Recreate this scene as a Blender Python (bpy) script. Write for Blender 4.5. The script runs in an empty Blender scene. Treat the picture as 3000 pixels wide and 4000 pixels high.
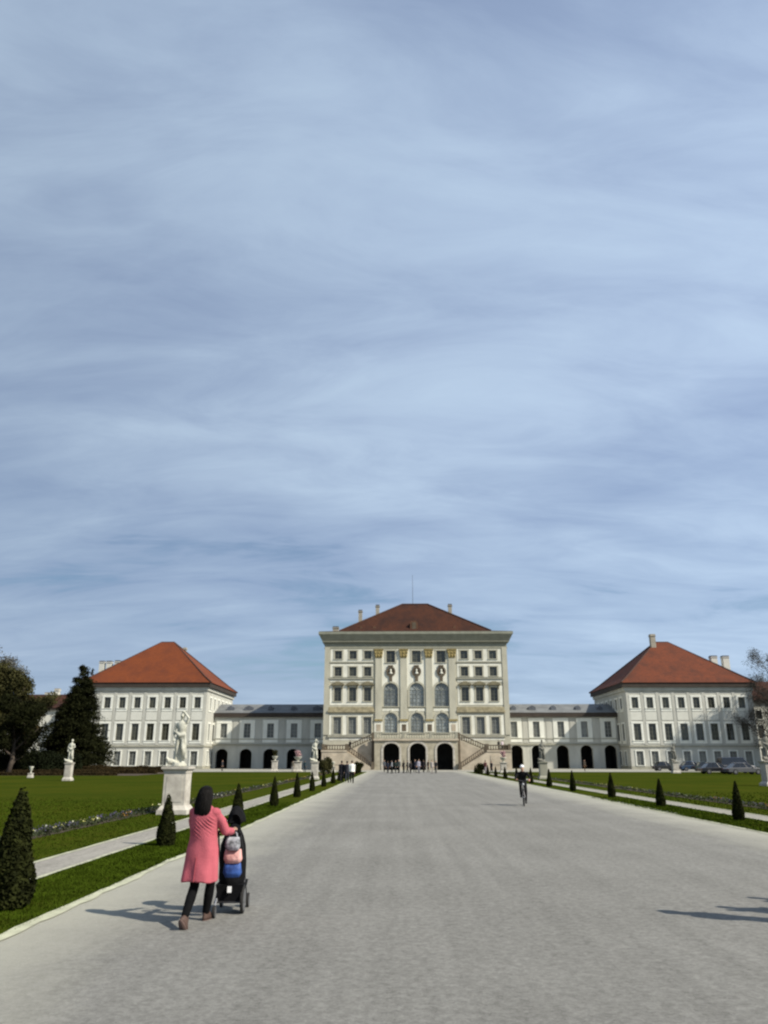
import bpy, bmesh, math, random
import numpy as np
from mathutils import Vector, Matrix, noise
random.seed(7); rng = np.random.default_rng(7)
R_ = math.radians
scene = bpy.context.scene
COL = scene.collection

# ------------------------------------------------------------------ camera
CAM_H = 1.9; FPX = 3005.0
PITCH = math.atan(963/FPX); YAW = math.atan(52*math.cos(PITCH)/FPX)
cam_d = bpy.data.cameras.new('camera'); cam = bpy.data.objects.new('camera', cam_d); COL.objects.link(cam)
cam_d.sensor_fit = 'VERTICAL'; cam_d.sensor_height = 36.0; cam_d.lens = FPX/4000*36.0
cam_d.clip_start = 0.1; cam_d.clip_end = 5000
cam.location = (0, 0, CAM_H); cam.rotation_euler = (math.pi/2+PITCH, 0, YAW)
scene.camera = cam

# ------------------------------------------------------------------ sun and sky
SUN_EL = R_(40); SUN_OFF = R_(28)          # from +X towards the camera side
sd = Vector((math.cos(SUN_OFF)*math.cos(SUN_EL), -math.sin(SUN_OFF)*math.cos(SUN_EL), math.sin(SUN_EL)))
sl = bpy.data.lights.new('sun', 'SUN'); sl.energy = 5.0; sl.angle = R_(0.7); sl.color = (1.0, 0.93, 0.80)
so = bpy.data.objects.new('sun', sl); COL.objects.link(so)
so.rotation_euler = sd.to_track_quat('Z', 'Y').to_euler()

world = bpy.data.worlds.new('World'); scene.world = world; world.use_nodes = True
nt = world.node_tree; N = nt.nodes; L = nt.links
for n in list(N): N.remove(n)
def nd(t, **k):
    n = N.new(t)
    for a, b in k.items(): setattr(n, a, b)
    return n
def math_n(op, a, b=None, c=None):
    n = nd('ShaderNodeMath', operation=op)
    for i, s in enumerate((a, b, c)):
        if s is None: continue
        if isinstance(s, (int, float)): n.inputs[i].default_value = s
        else: L.new(s, n.inputs[i])
    return n.outputs[0]
out = nd('ShaderNodeOutputWorld'); bg = nd('ShaderNodeBackground'); bg.inputs[1].default_value = 0.1
L.new(bg.outputs[0], out.inputs[0])
sky = nd('ShaderNodeTexSky', sky_type='NISHITA'); sky.sun_disc = False
sky.sun_elevation = SUN_EL; sky.sun_rotation = math.atan2(sd.x, sd.y); sky.air_density = 1.0; sky.dust_density = 1.2; sky.ozone_density = 1.6
tc = nd('ShaderNodeTexCoord'); sep = nd('ShaderNodeSeparateXYZ'); L.new(tc.outputs['Generated'], sep.inputs[0])
zz = math_n('ADD', math_n('MAXIMUM', sep.outputs[2], 0.0), 0.22)
px_ = math_n('DIVIDE', sep.outputs[0], zz); py_ = math_n('DIVIDE', sep.outputs[1], zz)
comb = nd('ShaderNodeCombineXYZ'); L.new(px_, comb.inputs[0]); L.new(py_, comb.inputs[1])
def cloud(rot, sx, sy, scale, detail, rough, dist, off):
    mp = nd('ShaderNodeMapping'); L.new(comb.outputs[0], mp.inputs[0])
    mp.inputs['Rotation'].default_value = (0, 0, R_(rot)); mp.inputs['Scale'].default_value = (sx, sy, 1); mp.inputs['Location'].default_value = (off, off*1.7, 0)
    t = nd('ShaderNodeTexNoise'); L.new(mp.outputs[0], t.inputs[0])
    t.inputs['Scale'].default_value = scale; t.inputs['Detail'].default_value = detail
    t.inputs['Roughness'].default_value = rough; t.inputs['Distortion'].default_value = dist
    return t.outputs[0]
c1 = cloud(-20, 0.62, 0.9, 0.8, 2, 0.45, 0.6, 5.3)
c2 = cloud(-24, 0.55, 1.0, 1.9, 5, 0.5, 0.5, 1.4)
c3 = cloud(-30, 0.50, 1.4, 4.6, 8, 0.62, 0.6, 7.7)
cm = math_n('ADD', math_n('ADD', math_n('MULTIPLY', c1, 0.42), math_n('MULTIPLY', c2, 0.38)), math_n('MULTIPLY', c3, 0.20))
# thinner veil near the horizon, slightly denser overhead to the right
elev = nd('ShaderNodeMapRange', interpolation_type='SMOOTHSTEP'); L.new(sep.outputs[2], elev.inputs[0])
elev.inputs[1].default_value = 0.12; elev.inputs[2].default_value = 0.50; elev.inputs[3].default_value = 0.0; elev.inputs[4].default_value = 0.095
cm = math_n('ADD', cm, elev.outputs[0])
cm = math_n('ADD', cm, math_n('MULTIPLY', sep.outputs[0], math_n('SUBTRACT', math_n('MULTIPLY', elev.outputs[0], 1.7), 0.085)))
ramp = nd('ShaderNodeValToRGB'); L.new(cm, ramp.inputs[0])
e = ramp.color_ramp.elements; e[0].position = 0.40; e[0].color = (0.22, 0.22, 0.22, 1); e[1].position = 0.62; e[1].color = (1, 1, 1, 1)
ex = ramp.color_ramp.elements.new(0.46); ex.color = (0.80, 0.80, 0.80, 1)
mix = nd('ShaderNodeMix', data_type='RGBA'); L.new(ramp.outputs[0], mix.inputs[0])
skc = nd('ShaderNodeMix', data_type='RGBA', blend_type='MULTIPLY'); skc.inputs[0].default_value = 1.0
L.new(sky.outputs[0], skc.inputs[6]); skc.inputs[7].default_value = (0.66, 0.80, 0.84, 1)
L.new(skc.outputs[2], mix.inputs[6])
# cloud veil colour: bluish grey in thin parts, paler where thick
cr = nd('ShaderNodeValToRGB'); L.new(math_n('ADD', math_n('ADD', math_n('MULTIPLY', c2, 0.40), math_n('MULTIPLY', c1, 0.30)), math_n('MULTIPLY', c3, 0.30)), cr.inputs[0])
cr.color_ramp.elements[0].position = 0.39; cr.color_ramp.elements[0].color = (0.265, 0.345, 0.505, 1)
cr.color_ramp.elements[1].position = 0.61; cr.color_ramp.elements[1].color = (0.405, 0.515, 0.655, 1)
cs = nd('ShaderNodeMix', data_type='RGBA', blend_type='MULTIPLY'); cs.inputs[0].default_value = 1.0
L.new(cr.outputs[0], cs.inputs[6]); cs.inputs[7].default_value = (10.3, 10.3, 10.3, 1)
L.new(cs.outputs[2], mix.inputs[7])
side = math_n('ADD', math_n('ADD', math_n('MULTIPLY', sep.outputs[0], 0.30), math_n('MULTIPLY', sep.outputs[2], -0.10)), 1.0)
sc3 = nd('ShaderNodeVectorMath', operation='SCALE'); L.new(mix.outputs[2], sc3.inputs[0]); L.new(side, sc3.inputs[3]); L.new(sc3.outputs[0], bg.inputs[0])

scene.view_settings.view_transform = 'Standard'; scene.view_settings.look = 'None'
scene.view_settings.exposure = 0.30; scene.view_settings.gamma = 1.0
scene.render.engine = 'CYCLES'
scene.cycles.pixel_filter_type = 'BLACKMAN_HARRIS'; scene.cycles.filter_width = 2.3

# ------------------------------------------------------------------ measuring helpers (plan positions at real distances)
Fv = Vector((-math.sin(YAW)*math.cos(PITCH), math.cos(YAW)*math.cos(PITCH), math.sin(PITCH)))
Rv = Vector((math.cos(YAW), math.sin(YAW), 0)); Uv = Rv.cross(Fv)
def ray(x, y): return Fv*FPX+Rv*(x-1500)+Uv*(2000-y)
def on(x, y, Y):
    d = ray(x, y); t = Y/d.y; return d.x*t, CAM_H+d.z*t
def gx(x, Y, z=0.0):
    """X on the vertical plane Y of an image column x at height z"""
    lo, hi = 0, 4000
    for _ in range(40):
        m = (lo+hi)/2
        if on(x, m, Y)[1] > z: lo = m
        else: hi = m
    return on(x, lo, Y)[0]

# ------------------------------------------------------------------ materials
def mat(name, col, rough=0.8, var=0.12, scale=2.0, bump=0.0, bscale=None, detail=6, metallic=0.0, spec=0.3, col2=None, stretch=None):
    m = bpy.data.materials.new(name); m.use_nodes = True
    t = m.node_tree; b = t.nodes['Principled BSDF']
    b.inputs['Roughness'].default_value = rough; b.inputs['Metallic'].default_value = metallic
    b.inputs['Specular IOR Level'].default_value = spec
    tc = t.nodes.new('ShaderNodeTexCoord'); src = tc.outputs['Object']
    if stretch:
        mp = t.nodes.new('ShaderNodeMapping'); mp.inputs['Scale'].default_value = stretch
        t.links.new(src, mp.inputs[0]); src = mp.outputs[0]
    nz = t.nodes.new('ShaderNodeTexNoise'); nz.inputs['Scale'].default_value = scale; nz.inputs['Detail'].default_value = detail
    nz.inputs['Roughness'].default_value = 0.6
    t.links.new(src, nz.inputs[0])
    rp = t.nodes.new('ShaderNodeValToRGB'); t.links.new(nz.outputs[0], rp.inputs[0])
    a = [max(0, c*(1-var)) for c in col]; c2 = col2 or [min(1, c*(1+var)) for c in col]
    rp.color_ramp.elements[0].position = 0.32; rp.color_ramp.elements[0].color = (*a, 1)
    rp.color_ramp.elements[1].position = 0.68; rp.color_ramp.elements[1].color = (*c2, 1)
    t.links.new(rp.outputs[0], b.inputs['Base Color'])
    if bump:
        n2 = t.nodes.new('ShaderNodeTexNoise'); n2.inputs['Scale'].default_value = bscale or scale*4; n2.inputs['Detail'].default_value = 4
        t.links.new(src, n2.inputs[0])
        bp = t.nodes.new('ShaderNodeBump'); bp.inputs['Strength'].default_value = bump; bp.inputs['Distance'].default_value = 0.02
        t.links.new(n2.outputs[0], bp.inputs['Height']); t.links.new(bp.outputs[0], b.inputs['Normal'])
    return m

def nodes_of(m): return m.node_tree.nodes, m.node_tree.links
def mixrgb(m, fac, a, b, blend='MIX'):
    n, l = nodes_of(m); x = n.new('ShaderNodeMix'); x.data_type = 'RGBA'; x.blend_type = blend
    for i, s in ((0, fac), (6, a), (7, b)):
        if isinstance(s, (int, float)): x.inputs[i].default_value = s
        elif isinstance(s, tuple): x.inputs[i].default_value = (*s, 1) if len(s) == 3 else s
        else: l.new(s, x.inputs[i])
    return x.outputs[2]
def noise_n(m, src, scale, detail=4, rough=0.6, stretch=None):
    n, l = nodes_of(m)
    if stretch:
        mp = n.new('ShaderNodeMapping'); mp.inputs['Scale'].default_value = stretch; l.new(src, mp.inputs[0]); src = mp.outputs[0]
    x = n.new('ShaderNodeTexNoise'); x.inputs['Scale'].default_value = scale; x.inputs['Detail'].default_value = detail; x.inputs['Roughness'].default_value = rough
    l.new(src, x.inputs[0]); return x.outputs[0]
def ramp_n(m, src, p0, p1, c0=(0, 0, 0), c1=(1, 1, 1)):
    n, l = nodes_of(m); r = n.new('ShaderNodeValToRGB'); l.new(src, r.inputs[0])
    r.color_ramp.elements[0].position = p0; r.color_ramp.elements[0].color = (*c0, 1)
    r.color_ramp.elements[1].position = p1; r.color_ramp.elements[1].color = (*c1, 1)
    return r.outputs[0]

def gravel_mat(name, base, sand, xl=None, xr=None):
    m = bpy.data.materials.new(name); m.use_nodes = True; n, l = nodes_of(m); b = n['Principled BSDF']
    b.inputs['Roughness'].default_value = 1.0; b.inputs['Specular IOR Level'].default_value = 0.0
    tc = n.new('ShaderNodeTexCoord'); o = tc.outputs['Object']
    fine = noise_n(m, o, 60, 5, 0.8); mid = noise_n(m, o, 9, 4, 0.7); big = noise_n(m, o, 0.35, 4, 0.55)
    vo = n.new('ShaderNodeTexVoronoi'); vo.inputs['Scale'].default_value = 30; l.new(o, vo.inputs['Vector'])
    sv = n.new('ShaderNodeSeparateXYZ'); l.new(vo.outputs['Color'], sv.inputs[0]); coarse = sv.outputs[0]
    c = mixrgb(m, 0.5, ramp_n(m, fine, 0.38, 0.62, tuple(x*0.35 for x in base), tuple(x*1.7 for x in base)), ramp_n(m, coarse, 0.1, 0.9, tuple(x*0.45 for x in base), tuple(x*1.58 for x in base)))
    c = mixrgb(m, 0.42, c, ramp_n(m, mid, 0.40, 0.60, tuple(x*0.60 for x in base), tuple(x*1.4 for x in base)))
    c = mixrgb(m, 0.30, c, ramp_n(m, big, 0.35, 0.65, tuple(x*0.70 for x in base), tuple(x*1.25 for x in base)))
    track = noise_n(m, o, 0.9, 4, 0.6, (2.6, 0.10, 1))
    c = mixrgb(m, 0.16, c, ramp_n(m, track, 0.38, 0.62, tuple(x*0.60 for x in base), tuple(x*1.35 for x in base)))
    if xl is not None:
        sp = n.new('ShaderNodeSeparateXYZ'); l.new(o, sp.inputs[0])
        wob = noise_n(m, o, 0.55, 3, 0.6)
        def band(edge, sign, w0, w1):
            a = n.new('ShaderNodeMath'); a.operation = 'SUBTRACT'; l.new(sp.outputs[0], a.inputs[0]); a.inputs[1].default_value = edge
            q = n.new('ShaderNodeMath'); q.operation = 'MULTIPLY_ADD'; l.new(a.outputs[0], q.inputs[0]); q.inputs[1].default_value = sign
            w = n.new('ShaderNodeMath'); w.operation = 'MULTIPLY'; l.new(wob, w.inputs[0]); w.inputs[1].default_value = -1.6
            l.new(w.outputs[0], q.inputs[2])
            r = n.new('ShaderNodeMapRange'); l.new(q.outputs[0], r.inputs[0]); r.inputs[1].default_value = w0-0.8; r.inputs[2].default_value = w1-0.8
            r.inputs[3].default_value = 1; r.inputs[4].default_value = 0
            return r.outputs[0]
        mx = n.new('ShaderNodeMath'); mx.operation = 'MAXIMUM'; l.new(band(xl, 1, 0.3, 1.9), mx.inputs[0]); l.new(band(xr, -1, 0.3, 2.2), mx.inputs[1])
        ml = n.new('ShaderNodeMath'); ml.operation = 'MULTIPLY'; l.new(mx.outputs[0], ml.inputs[0]); ml.inputs[1].default_value = 0.9
        c = mixrgb(m, ml.outputs[0], c, mixrgb(m, ramp_n(m, fine, 0.3, 0.7), tuple(x*0.86 for x in sand), tuple(x*1.1 for x in sand)))
    l.new(c, b.inputs['Base Color'])
    bp = n.new('ShaderNodeBump'); bp.inputs['Strength'].default_value = 0.55; bp.inputs['Distance'].default_value = 0.02
    l.new(fine, bp.inputs['Height']); l.new(bp.outputs[0], b.inputs['Normal'])
    return m
def grass_mat(name, base):
    m = bpy.data.materials.new(name); m.use_nodes = True; n, l = nodes_of(m); b = n['Principled BSDF']
    b.inputs['Roughness'].default_value = 1.0; b.inputs['Specular IOR Level'].default_value = 0.0
    o = n.new('ShaderNodeTexCoord').outputs['Object']
    fine = noise_n(m, o, 26, 4, 0.75); mid = noise_n(m, o, 1.1, 5, 0.6); big = noise_n(m, o, 0.12, 4, 0.6)
    c = ramp_n(m, fine, 0.3, 0.7, tuple(x*0.5 for x in base), tuple(x*1.5 for x in base))
    c = mixrgb(m, ramp_n(m, mid, 0.38, 0.75), c, (base[0]*1.6, base[1]*1.05, base[2]*1.6))
    c = mixrgb(m, 0.45, c, ramp_n(m, big, 0.35, 0.66, (base[0]*0.6, base[1]*0.78, base[2]*0.9), (base[0]*1.75, base[1]*1.25, base[2]*1.6)))
    l.new(c, b.inputs['Base Color'])
    bp = n.new('ShaderNodeBump'); bp.inputs['Strength'].default_value = 0.6; bp.inputs['Distance'].default_value = 0.03
    l.new(fine, bp.inputs['Height']); l.new(bp.outputs[0], b.inputs['Normal'])
    return m
def tile_mat(name, base, dark, streak=0.35):
    m = bpy.data.materials.new(name); m.use_nodes = True; n, l = nodes_of(m); b = n['Principled BSDF']
    b.inputs['Roughness'].default_value = 0.85; b.inputs['Specular IOR Level'].default_value = 0.2
    o = n.new('ShaderNodeTexCoord').outputs['Object']
    a1 = noise_n(m, o, 0.35, 5, 0.65, (1, 1, 0.5)); a2 = noise_n(m, o, 2.6, 5, 0.8); a3 = noise_n(m, o, 1.6, 3, 0.5, (1, 1, 0.12))
    c = ramp_n(m, a2, 0.3, 0.7, tuple(x*0.78 for x in base), tuple(x*1.2 for x in base))
    c = mixrgb(m, ramp_n(m, a1, 0.42, 0.72), c, dark)
    sm = n.new('ShaderNodeMath'); sm.operation = 'MULTIPLY'; l.new(ramp_n(m, a3, 0.45, 0.7), sm.inputs[0]); sm.inputs[1].default_value = streak
    c = mixrgb(m, sm.outputs[0], c, dark)
    l.new(c, b.inputs['Base Color'])
    w = n.new('ShaderNodeTexWave'); w.bands_direction = 'Z'; w.wave_profile = 'SAW'; w.inputs['Scale'].default_value = 1.6; l.new(o, w.inputs[0])
    bp = n.new('ShaderNodeBump'); bp.inputs['Strength'].default_value = 0.35; bp.inputs['Distance'].default_value = 0.05
    l.new(w.outputs[0], bp.inputs['Height']); l.new(bp.outputs[0], b.inputs['Normal'])
    return m
def glass_mat(name, col, rough=0.12, var=0.35):
    m = mat(name, col, rough, var, 0.7, spec=0.6); n, l = nodes_of(m); b = n['Principled BSDF']
    src = b.inputs['Base Color'].links[0].from_socket; oi = n.new('ShaderNodeObjectInfo')
    rr_ = ramp_n(m, oi.outputs['Random'], 0.0, 1.0, (0.45, 0.45, 0.45), (1.0, 1.0, 1.0))
    l.new(mixrgb(m, 1.0, mixrgb(m, 1.0, src, rr_, 'MULTIPLY'), (1.45, 1.45, 1.45), 'MULTIPLY'), b.inputs['Base Color']); return m

M = {}
M['gravel'] = gravel_mat('gravel', (0.205, 0.200, 0.184), (0.36, 0.35, 0.295), -4.45, 9.75)
M['path'] = gravel_mat('path_gravel', (0.28, 0.265, 0.235), (0.5, 0.5, 0.4))
M['edging'] = mat('edging', (0.42, 0.42, 0.30), 0.9, 0.2, 3, 0.3)
M['court'] = gravel_mat('court_gravel', (0.30, 0.29, 0.25), (0.5, 0.5, 0.4))
M['grass'] = grass_mat('grass', (0.0335, 0.0500, 0.0048))
M['blade'] = mat('grass_blade', (0.036, 0.056, 0.005), 1.0, 0.35, 1.5, spec=0.0)
M['soil'] = mat('soil', (0.060, 0.043, 0.028), 0.95, 0.4, 3, 0.5)
M['beige'] = mat('beige_render', (0.44, 0.42, 0.335), 0.85, 0.15, 0.6, 0.1, 8, stretch=(1, 1, 0.4))
M['cream'] = mat('cream_render', (0.71, 0.695, 0.60), 0.85, 0.15, 0.8, 0.08, 8, stretch=(1, 1, 0.4))
M['wingwall'] = mat('grey_render', (0.45, 0.445, 0.395), 0.85, 0.15, 0.5, 0.1, 8, stretch=(1, 1, 0.4))
M['wingtrim'] = mat('white_render', (0.72, 0.72, 0.65), 0.85, 0.15, 0.7, 0.05, 8, stretch=(1, 1, 0.4))
M['stone'] = mat('sandstone', (0.42, 0.36, 0.275), 0.9, 0.25, 0.7, 0.2, 10)
M['hoodstone'] = mat('ochre_hood_stone', (0.17, 0.15, 0.095), 0.9, 0.3, 1.5)
M['bandstone'] = mat('ochre_band_stone', (0.31, 0.27, 0.175), 0.9, 0.35, 1.8)
M['terrace'] = mat('terrace_stone', (0.36, 0.325, 0.245), 0.9, 0.25, 0.9, 0.2, 10)
M['stonedark'] = mat('dark_stone', (0.11, 0.088, 0.062), 0.9, 0.3, 1.5, 0.2, 12)
M['stonegrey'] = mat('grey_stone', (0.31, 0.30, 0.24), 0.9, 0.15, 1.0, 0.2, 12)
M['cornice'] = mat('painted_cornice', (0.26, 0.255, 0.20), 0.8, 0.12, 1.0)
M['lip'] = mat('cornice_lip', (0.235, 0.24, 0.19), 0.8, 0.15, 1.0)
M['copper'] = mat('copper_gutter', (0.17, 0.20, 0.175), 0.7, 0.2, 1.0)
M['sash'] = mat('sash_paint', (0.13, 0.13, 0.10), 0.6, 0.08, 1.0)
M['sashwhite'] = mat('sash_white', (0.26, 0.27, 0.24), 0.6, 0.08, 1.0)
M['glass'] = glass_mat('window_glass', (0.05, 0.05, 0.036))
M['glassbig'] = glass_mat('big_window_glass', (0.22, 0.24, 0.235), 0.15, 0.5)
M['glassgrey'] = glass_mat('curtained_glass', (0.15, 0.15, 0.135), 0.25, 0.3)
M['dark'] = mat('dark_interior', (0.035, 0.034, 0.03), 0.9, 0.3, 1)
M['gold'] = mat('ochre_stucco', (0.27, 0.21, 0.085), 0.7, 0.35, 2.5)
M['roofdark'] = tile_mat('brown_roof_tiles', (0.060, 0.021, 0.0105), (0.026, 0.012, 0.009))
M['rooforange'] = tile_mat('orange_roof_tiles', (0.155, 0.040, 0.0125), (0.105, 0.029, 0.013), 0.3)
M['roofred'] = tile_mat('red_roof_tiles', (0.138, 0.039, 0.018), (0.078, 0.028, 0.017), 0.5)
M['dormer_m'] = mat('dormer_boards', (0.11, 0.055, 0.032), 0.9, 0.2, 2)
M['ridge'] = mat('ridge_tiles', (0.06, 0.03, 0.022), 0.9, 0.25, 2)
M['eave'] = mat('eave_board', (0.045, 0.035, 0.028), 0.8, 0.2, 1)
M['leadroof'] = mat('grey_metal_roof', (0.15, 0.155, 0.155), 0.8, 0.2, 0.6)
M['chimney'] = mat('chimney_plaster', (0.34, 0.31, 0.25), 0.9, 0.15, 1.5)
M['chimcap'] = mat('chimney_cap', (0.10, 0.11, 0.13), 0.7, 0.2, 1.5)
M['iron'] = mat('dark_iron', (0.05, 0.05, 0.05), 0.6, 0.2, 4, metallic=0.5)
M['marble'] = mat('weathered_marble', (0.42, 0.41, 0.33), 0.8, 0.25, 5, 0.2, 20, col2=(0.62, 0.61, 0.52))
M['pedestal'] = mat('pedestal_stone', (0.42, 0.38, 0.33), 0.85, 0.2, 2.5, 0.2, 20, col2=(0.54, 0.51, 0.44))
M['greystone'] = mat('grey_statue_stone', (0.17, 0.165, 0.14), 0.85, 0.3, 5, 0.2, 20)
M['yew'] = mat('yew_leaves', (0.010, 0.013, 0.003), 0.9, 0.6, 9, spec=0.08, col2=(0.026, 0.030, 0.007))
M['conifer'] = mat('conifer_leaves', (0.009, 0.011, 0.004), 0.9, 0.5, 0.8, spec=0.05, col2=(0.019, 0.021, 0.007))
M['broad'] = mat('budding_leaves', (0.036, 0.037, 0.013), 0.9, 0.5, 0.5, spec=0.05, col2=(0.080, 0.076, 0.03))
M['brownleaf'] = mat('brown_twigs', (0.030, 0.022, 0.010), 0.9, 0.4, 0.6, spec=0.05, col2=(0.048, 0.034, 0.015))
M['hazetwig'] = mat('hazy_grey_twigs', (0.10, 0.10, 0.092), 0.9, 0.3, 1, spec=0.1)  # grey twigs of far trees, paled to put distance haze into the colour
M['darktwig'] = mat('dark_twigs', (0.045, 0.042, 0.036), 0.95, 0.35, 1, spec=0.03)
M['bark'] = mat('bark', (0.07, 0.055, 0.042), 0.95, 0.35, 4, 0.5)
M['hedge'] = mat('hedge_leaves', (0.009, 0.012, 0.005), 0.9, 0.5, 0.9, spec=0.05)
M['skin'] = mat('skin', (0.50, 0.30, 0.21), 0.6, 0.06, 8)
M['hair'] = mat('black_hair', (0.006, 0.005, 0.0045), 0.7, 0.4, 30, 0.4, 80, spec=0.12, stretch=(1, 1, 0.15))

# ------------------------------------------------------------------ object helpers
def tag(o, label=None, cat=None, group=None, kind=None):
    if label: o['label'] = label
    if cat: o['category'] = cat
    if group: o['group'] = group
    if kind: o['kind'] = kind
    return o
def thing(name, label, cat, loc=(0, 0, 0), rz=0.0, group=None):
    o = bpy.data.objects.new(name, None); COL.objects.link(o); o.empty_display_size = 0.2
    o.location = loc; o.rotation_euler = (0, 0, rz)
    return tag(o, label, cat, group)
def copy_tree(o, parent=None):
    c = o.copy(); COL.objects.link(c); c.parent = parent
    for ch in [x for x in bpy.data.objects if x.parent == o]: copy_tree(ch, c)
    return c
def link_mesh(name, me, mats, parent=None, smooth=False, loc=(0, 0, 0)):
    for m in (mats if isinstance(mats, (list, tuple)) else [mats]): me.materials.append(M[m] if isinstance(m, str) else m)
    if smooth: me.polygons.foreach_set('use_smooth', [True]*len(me.polygons))
    o = bpy.data.objects.new(name, me); COL.objects.link(o); o.parent = parent; o.location = loc
    return o

class MB:
    def __init__(s): s.v = []; s.f = []; s.m = []; s.T = None
    def add(s, vs, fs, mi=0):
        b = len(s.v)
        if s.T is not None: vs = [s.T @ Vector(q) for q in vs]
        s.v += [tuple(q) for q in vs]; s.f += [tuple(b+i for i in f) for f in fs]; s.m += [mi]*len(fs)
        return s
    def box(s, x0, x1, y0, y1, z0, z1, mi=0):
        return s.add([(x0, y0, z0), (x1, y0, z0), (x1, y1, z0), (x0, y1, z0), (x0, y0, z1), (x1, y0, z1), (x1, y1, z1), (x0, y1, z1)],
                     [(0, 3, 2, 1), (4, 5, 6, 7), (0, 1, 5, 4), (1, 2, 6, 5), (2, 3, 7, 6), (3, 0, 4, 7)], mi)
    def frustum(s, a, z0, b, z1, mi=0):
        (x0, x1, y0, y1) = a; (p0, p1, q0, q1) = b
        return s.add([(x0, y0, z0), (x1, y0, z0), (x1, y1, z0), (x0, y1, z0), (p0, q0, z1), (p1, q0, z1), (p1, q1, z1), (p0, q1, z1)],
                     [(0, 3, 2, 1), (4, 5, 6, 7), (0, 1, 5, 4), (1, 2, 6, 5), (2, 3, 7, 6), (3, 0, 4, 7)], mi)
    def prism_y(s, poly, y0, y1, mi=0):      # poly: (x,z) list counter-clockwise seen from -Y
        n = len(poly); vs = [(x, y0, z) for x, z in poly]+[(x, y1, z) for x, z in poly]
        fs = [tuple(range(n)), tuple(range(2*n-1, n-1, -1))]+[(i, i+n, (i+1) % n+n, (i+1) % n) for i in range(n)]
        return s.add(vs, fs, mi)
    def tube(s, pts, rad, n=8, mi=0, cap=True):
        pts = [Vector(p) for p in pts]
        if isinstance(rad, (int, float)): rad = [rad]*len(pts)
        vs = []; fs = []
        up = None
        for i, p in enumerate(pts):
            d = (pts[min(i+1, len(pts)-1)]-pts[max(i-1, 0)]).normalized()
            if up is None: up = Vector((0, 0, 1)) if abs(d.z) < 0.9 else Vector((1, 0, 0))
            a = d.cross(up).normalized(); b = a.cross(d).normalized(); up = b
            for k in range(n):
                t = 2*math.pi*k/n; vs.append(p+(a*math.cos(t)+b*math.sin(t))*rad[i])
        for i in range(len(pts)-1):
            for k in range(n): fs.append((i*n+k, i*n+(k+1) % n, (i+1)*n+(k+1) % n, (i+1)*n+k))
        if cap: fs.append(tuple(range(n-1, -1, -1))); fs.append(tuple((len(pts)-1)*n+k for k in range(n)))
        return s.add(vs, fs, mi)
    def rings(s, rings, n=16, mi=0):         # rings: (cx,cy,cz,rx,ry[,tilt])
        vs = []; fs = []
        for r in rings:
            for k in range(n):
                t = 2*math.pi*k/n; vs.append((r[0]+r[3]*math.cos(t), r[1]+r[4]*math.sin(t), r[2]+(r[5]*math.cos(t) if len(r) > 5 else 0)))
        for i in range(len(rings)-1):
            for k in range(n): fs.append((i*n+k, i*n+(k+1) % n, (i+1)*n+(k+1) % n, (i+1)*n+k))
        fs.append(tuple(range(n-1, -1, -1))); fs.append(tuple((len(rings)-1)*n+k for k in range(n)))
        return s.add(vs, fs, mi)
    def lathe(s, prof, n=20, c=(0, 0, 0), mi=0):
        return s.rings([(c[0], c[1], c[2]+z, r, r) for r, z in prof], n, mi)
    def ball(s, c, r, n=12, mi=0):
        rx, ry, rz = r if isinstance(r, tuple) else (r, r, r)
        k = n//2+1
        return s.rings([(c[0], c[1], c[2]-rz*math.cos(math.pi*i/k), max(1e-4, rx*math.sin(math.pi*i/k)), max(1e-4, ry*math.sin(math.pi*i/k))) for i in range(0, k+1)], n, mi)
    def pierced(s, x0, x1, z0, z1, y, ops, depth, mi=0, mr=None):
        mr = mi if mr is None else mr
        xs = sorted({x0, x1, *[o[0] for o in ops], *[o[1] for o in ops]}); zs = sorted({z0, z1, *[o[2] for o in ops], *[o[3] for o in ops]})
        xs = [x for x in xs if x0-1e-6 <= x <= x1+1e-6]; zs = [z for z in zs if z0-1e-6 <= z <= z1+1e-6]
        for a, b in zip(xs, xs[1:]):
            run = None
            for c, d in zip(zs, zs[1:]):
                mx, mz = (a+b)/2, (c+d)/2
                hole = any(o[0] < mx < o[1] and o[2] < mz < o[3] for o in ops)
                if not hole: run = (run[0], d) if run else (c, d)
                if (hole or d == zs[-1]) and run:
                    s.add([(a, y, run[0]), (b, y, run[0]), (b, y, run[1]), (a, y, run[1])], [(0, 1, 2, 3)], mi); run = None
        for o in ops:
            a, b, c, d = o[:4]; arch = o[4] if len(o) > 4 else 0
            if not arch: cur = [(a, d), (b, d)]
            else:
                k = 12; r = arch if arch > 0 else 0
                cur = [((a+b)/2-(b-a)/2*math.cos(math.pi*i/k), d-r+r*math.sin(math.pi*i/k)) for i in range(k+1)]
                for p, q in zip(cur, cur[1:]):
                    s.add([(p[0], y, p[1]), (q[0], y, q[1]), (q[0], y, d+1e-4), (p[0], y, d+1e-4)], [(0, 1, 2, 3)], mi)
            loop = [(a, c)]+cur+[(b, c)]
            for p, q in zip(loop, loop[1:]+loop[:1]):
                s.add([(p[0], y, p[1]), (p[0], y+depth, p[1]), (q[0], y+depth, q[1]), (q[0], y, q[1])], [(0, 1, 2, 3)], mr)
        return s
    def mesh(s, name='m'):
        me = bpy.data.meshes.new(name); me.from_pydata(s.v, [], s.f); me.polygons.foreach_set('material_index', s.m); me.update(); return me
    def build(s, name, mats, parent=None, smooth=False, loc=(0, 0, 0)):
        return link_mesh(name, s.mesh(name), mats, parent, smooth, loc)

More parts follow.
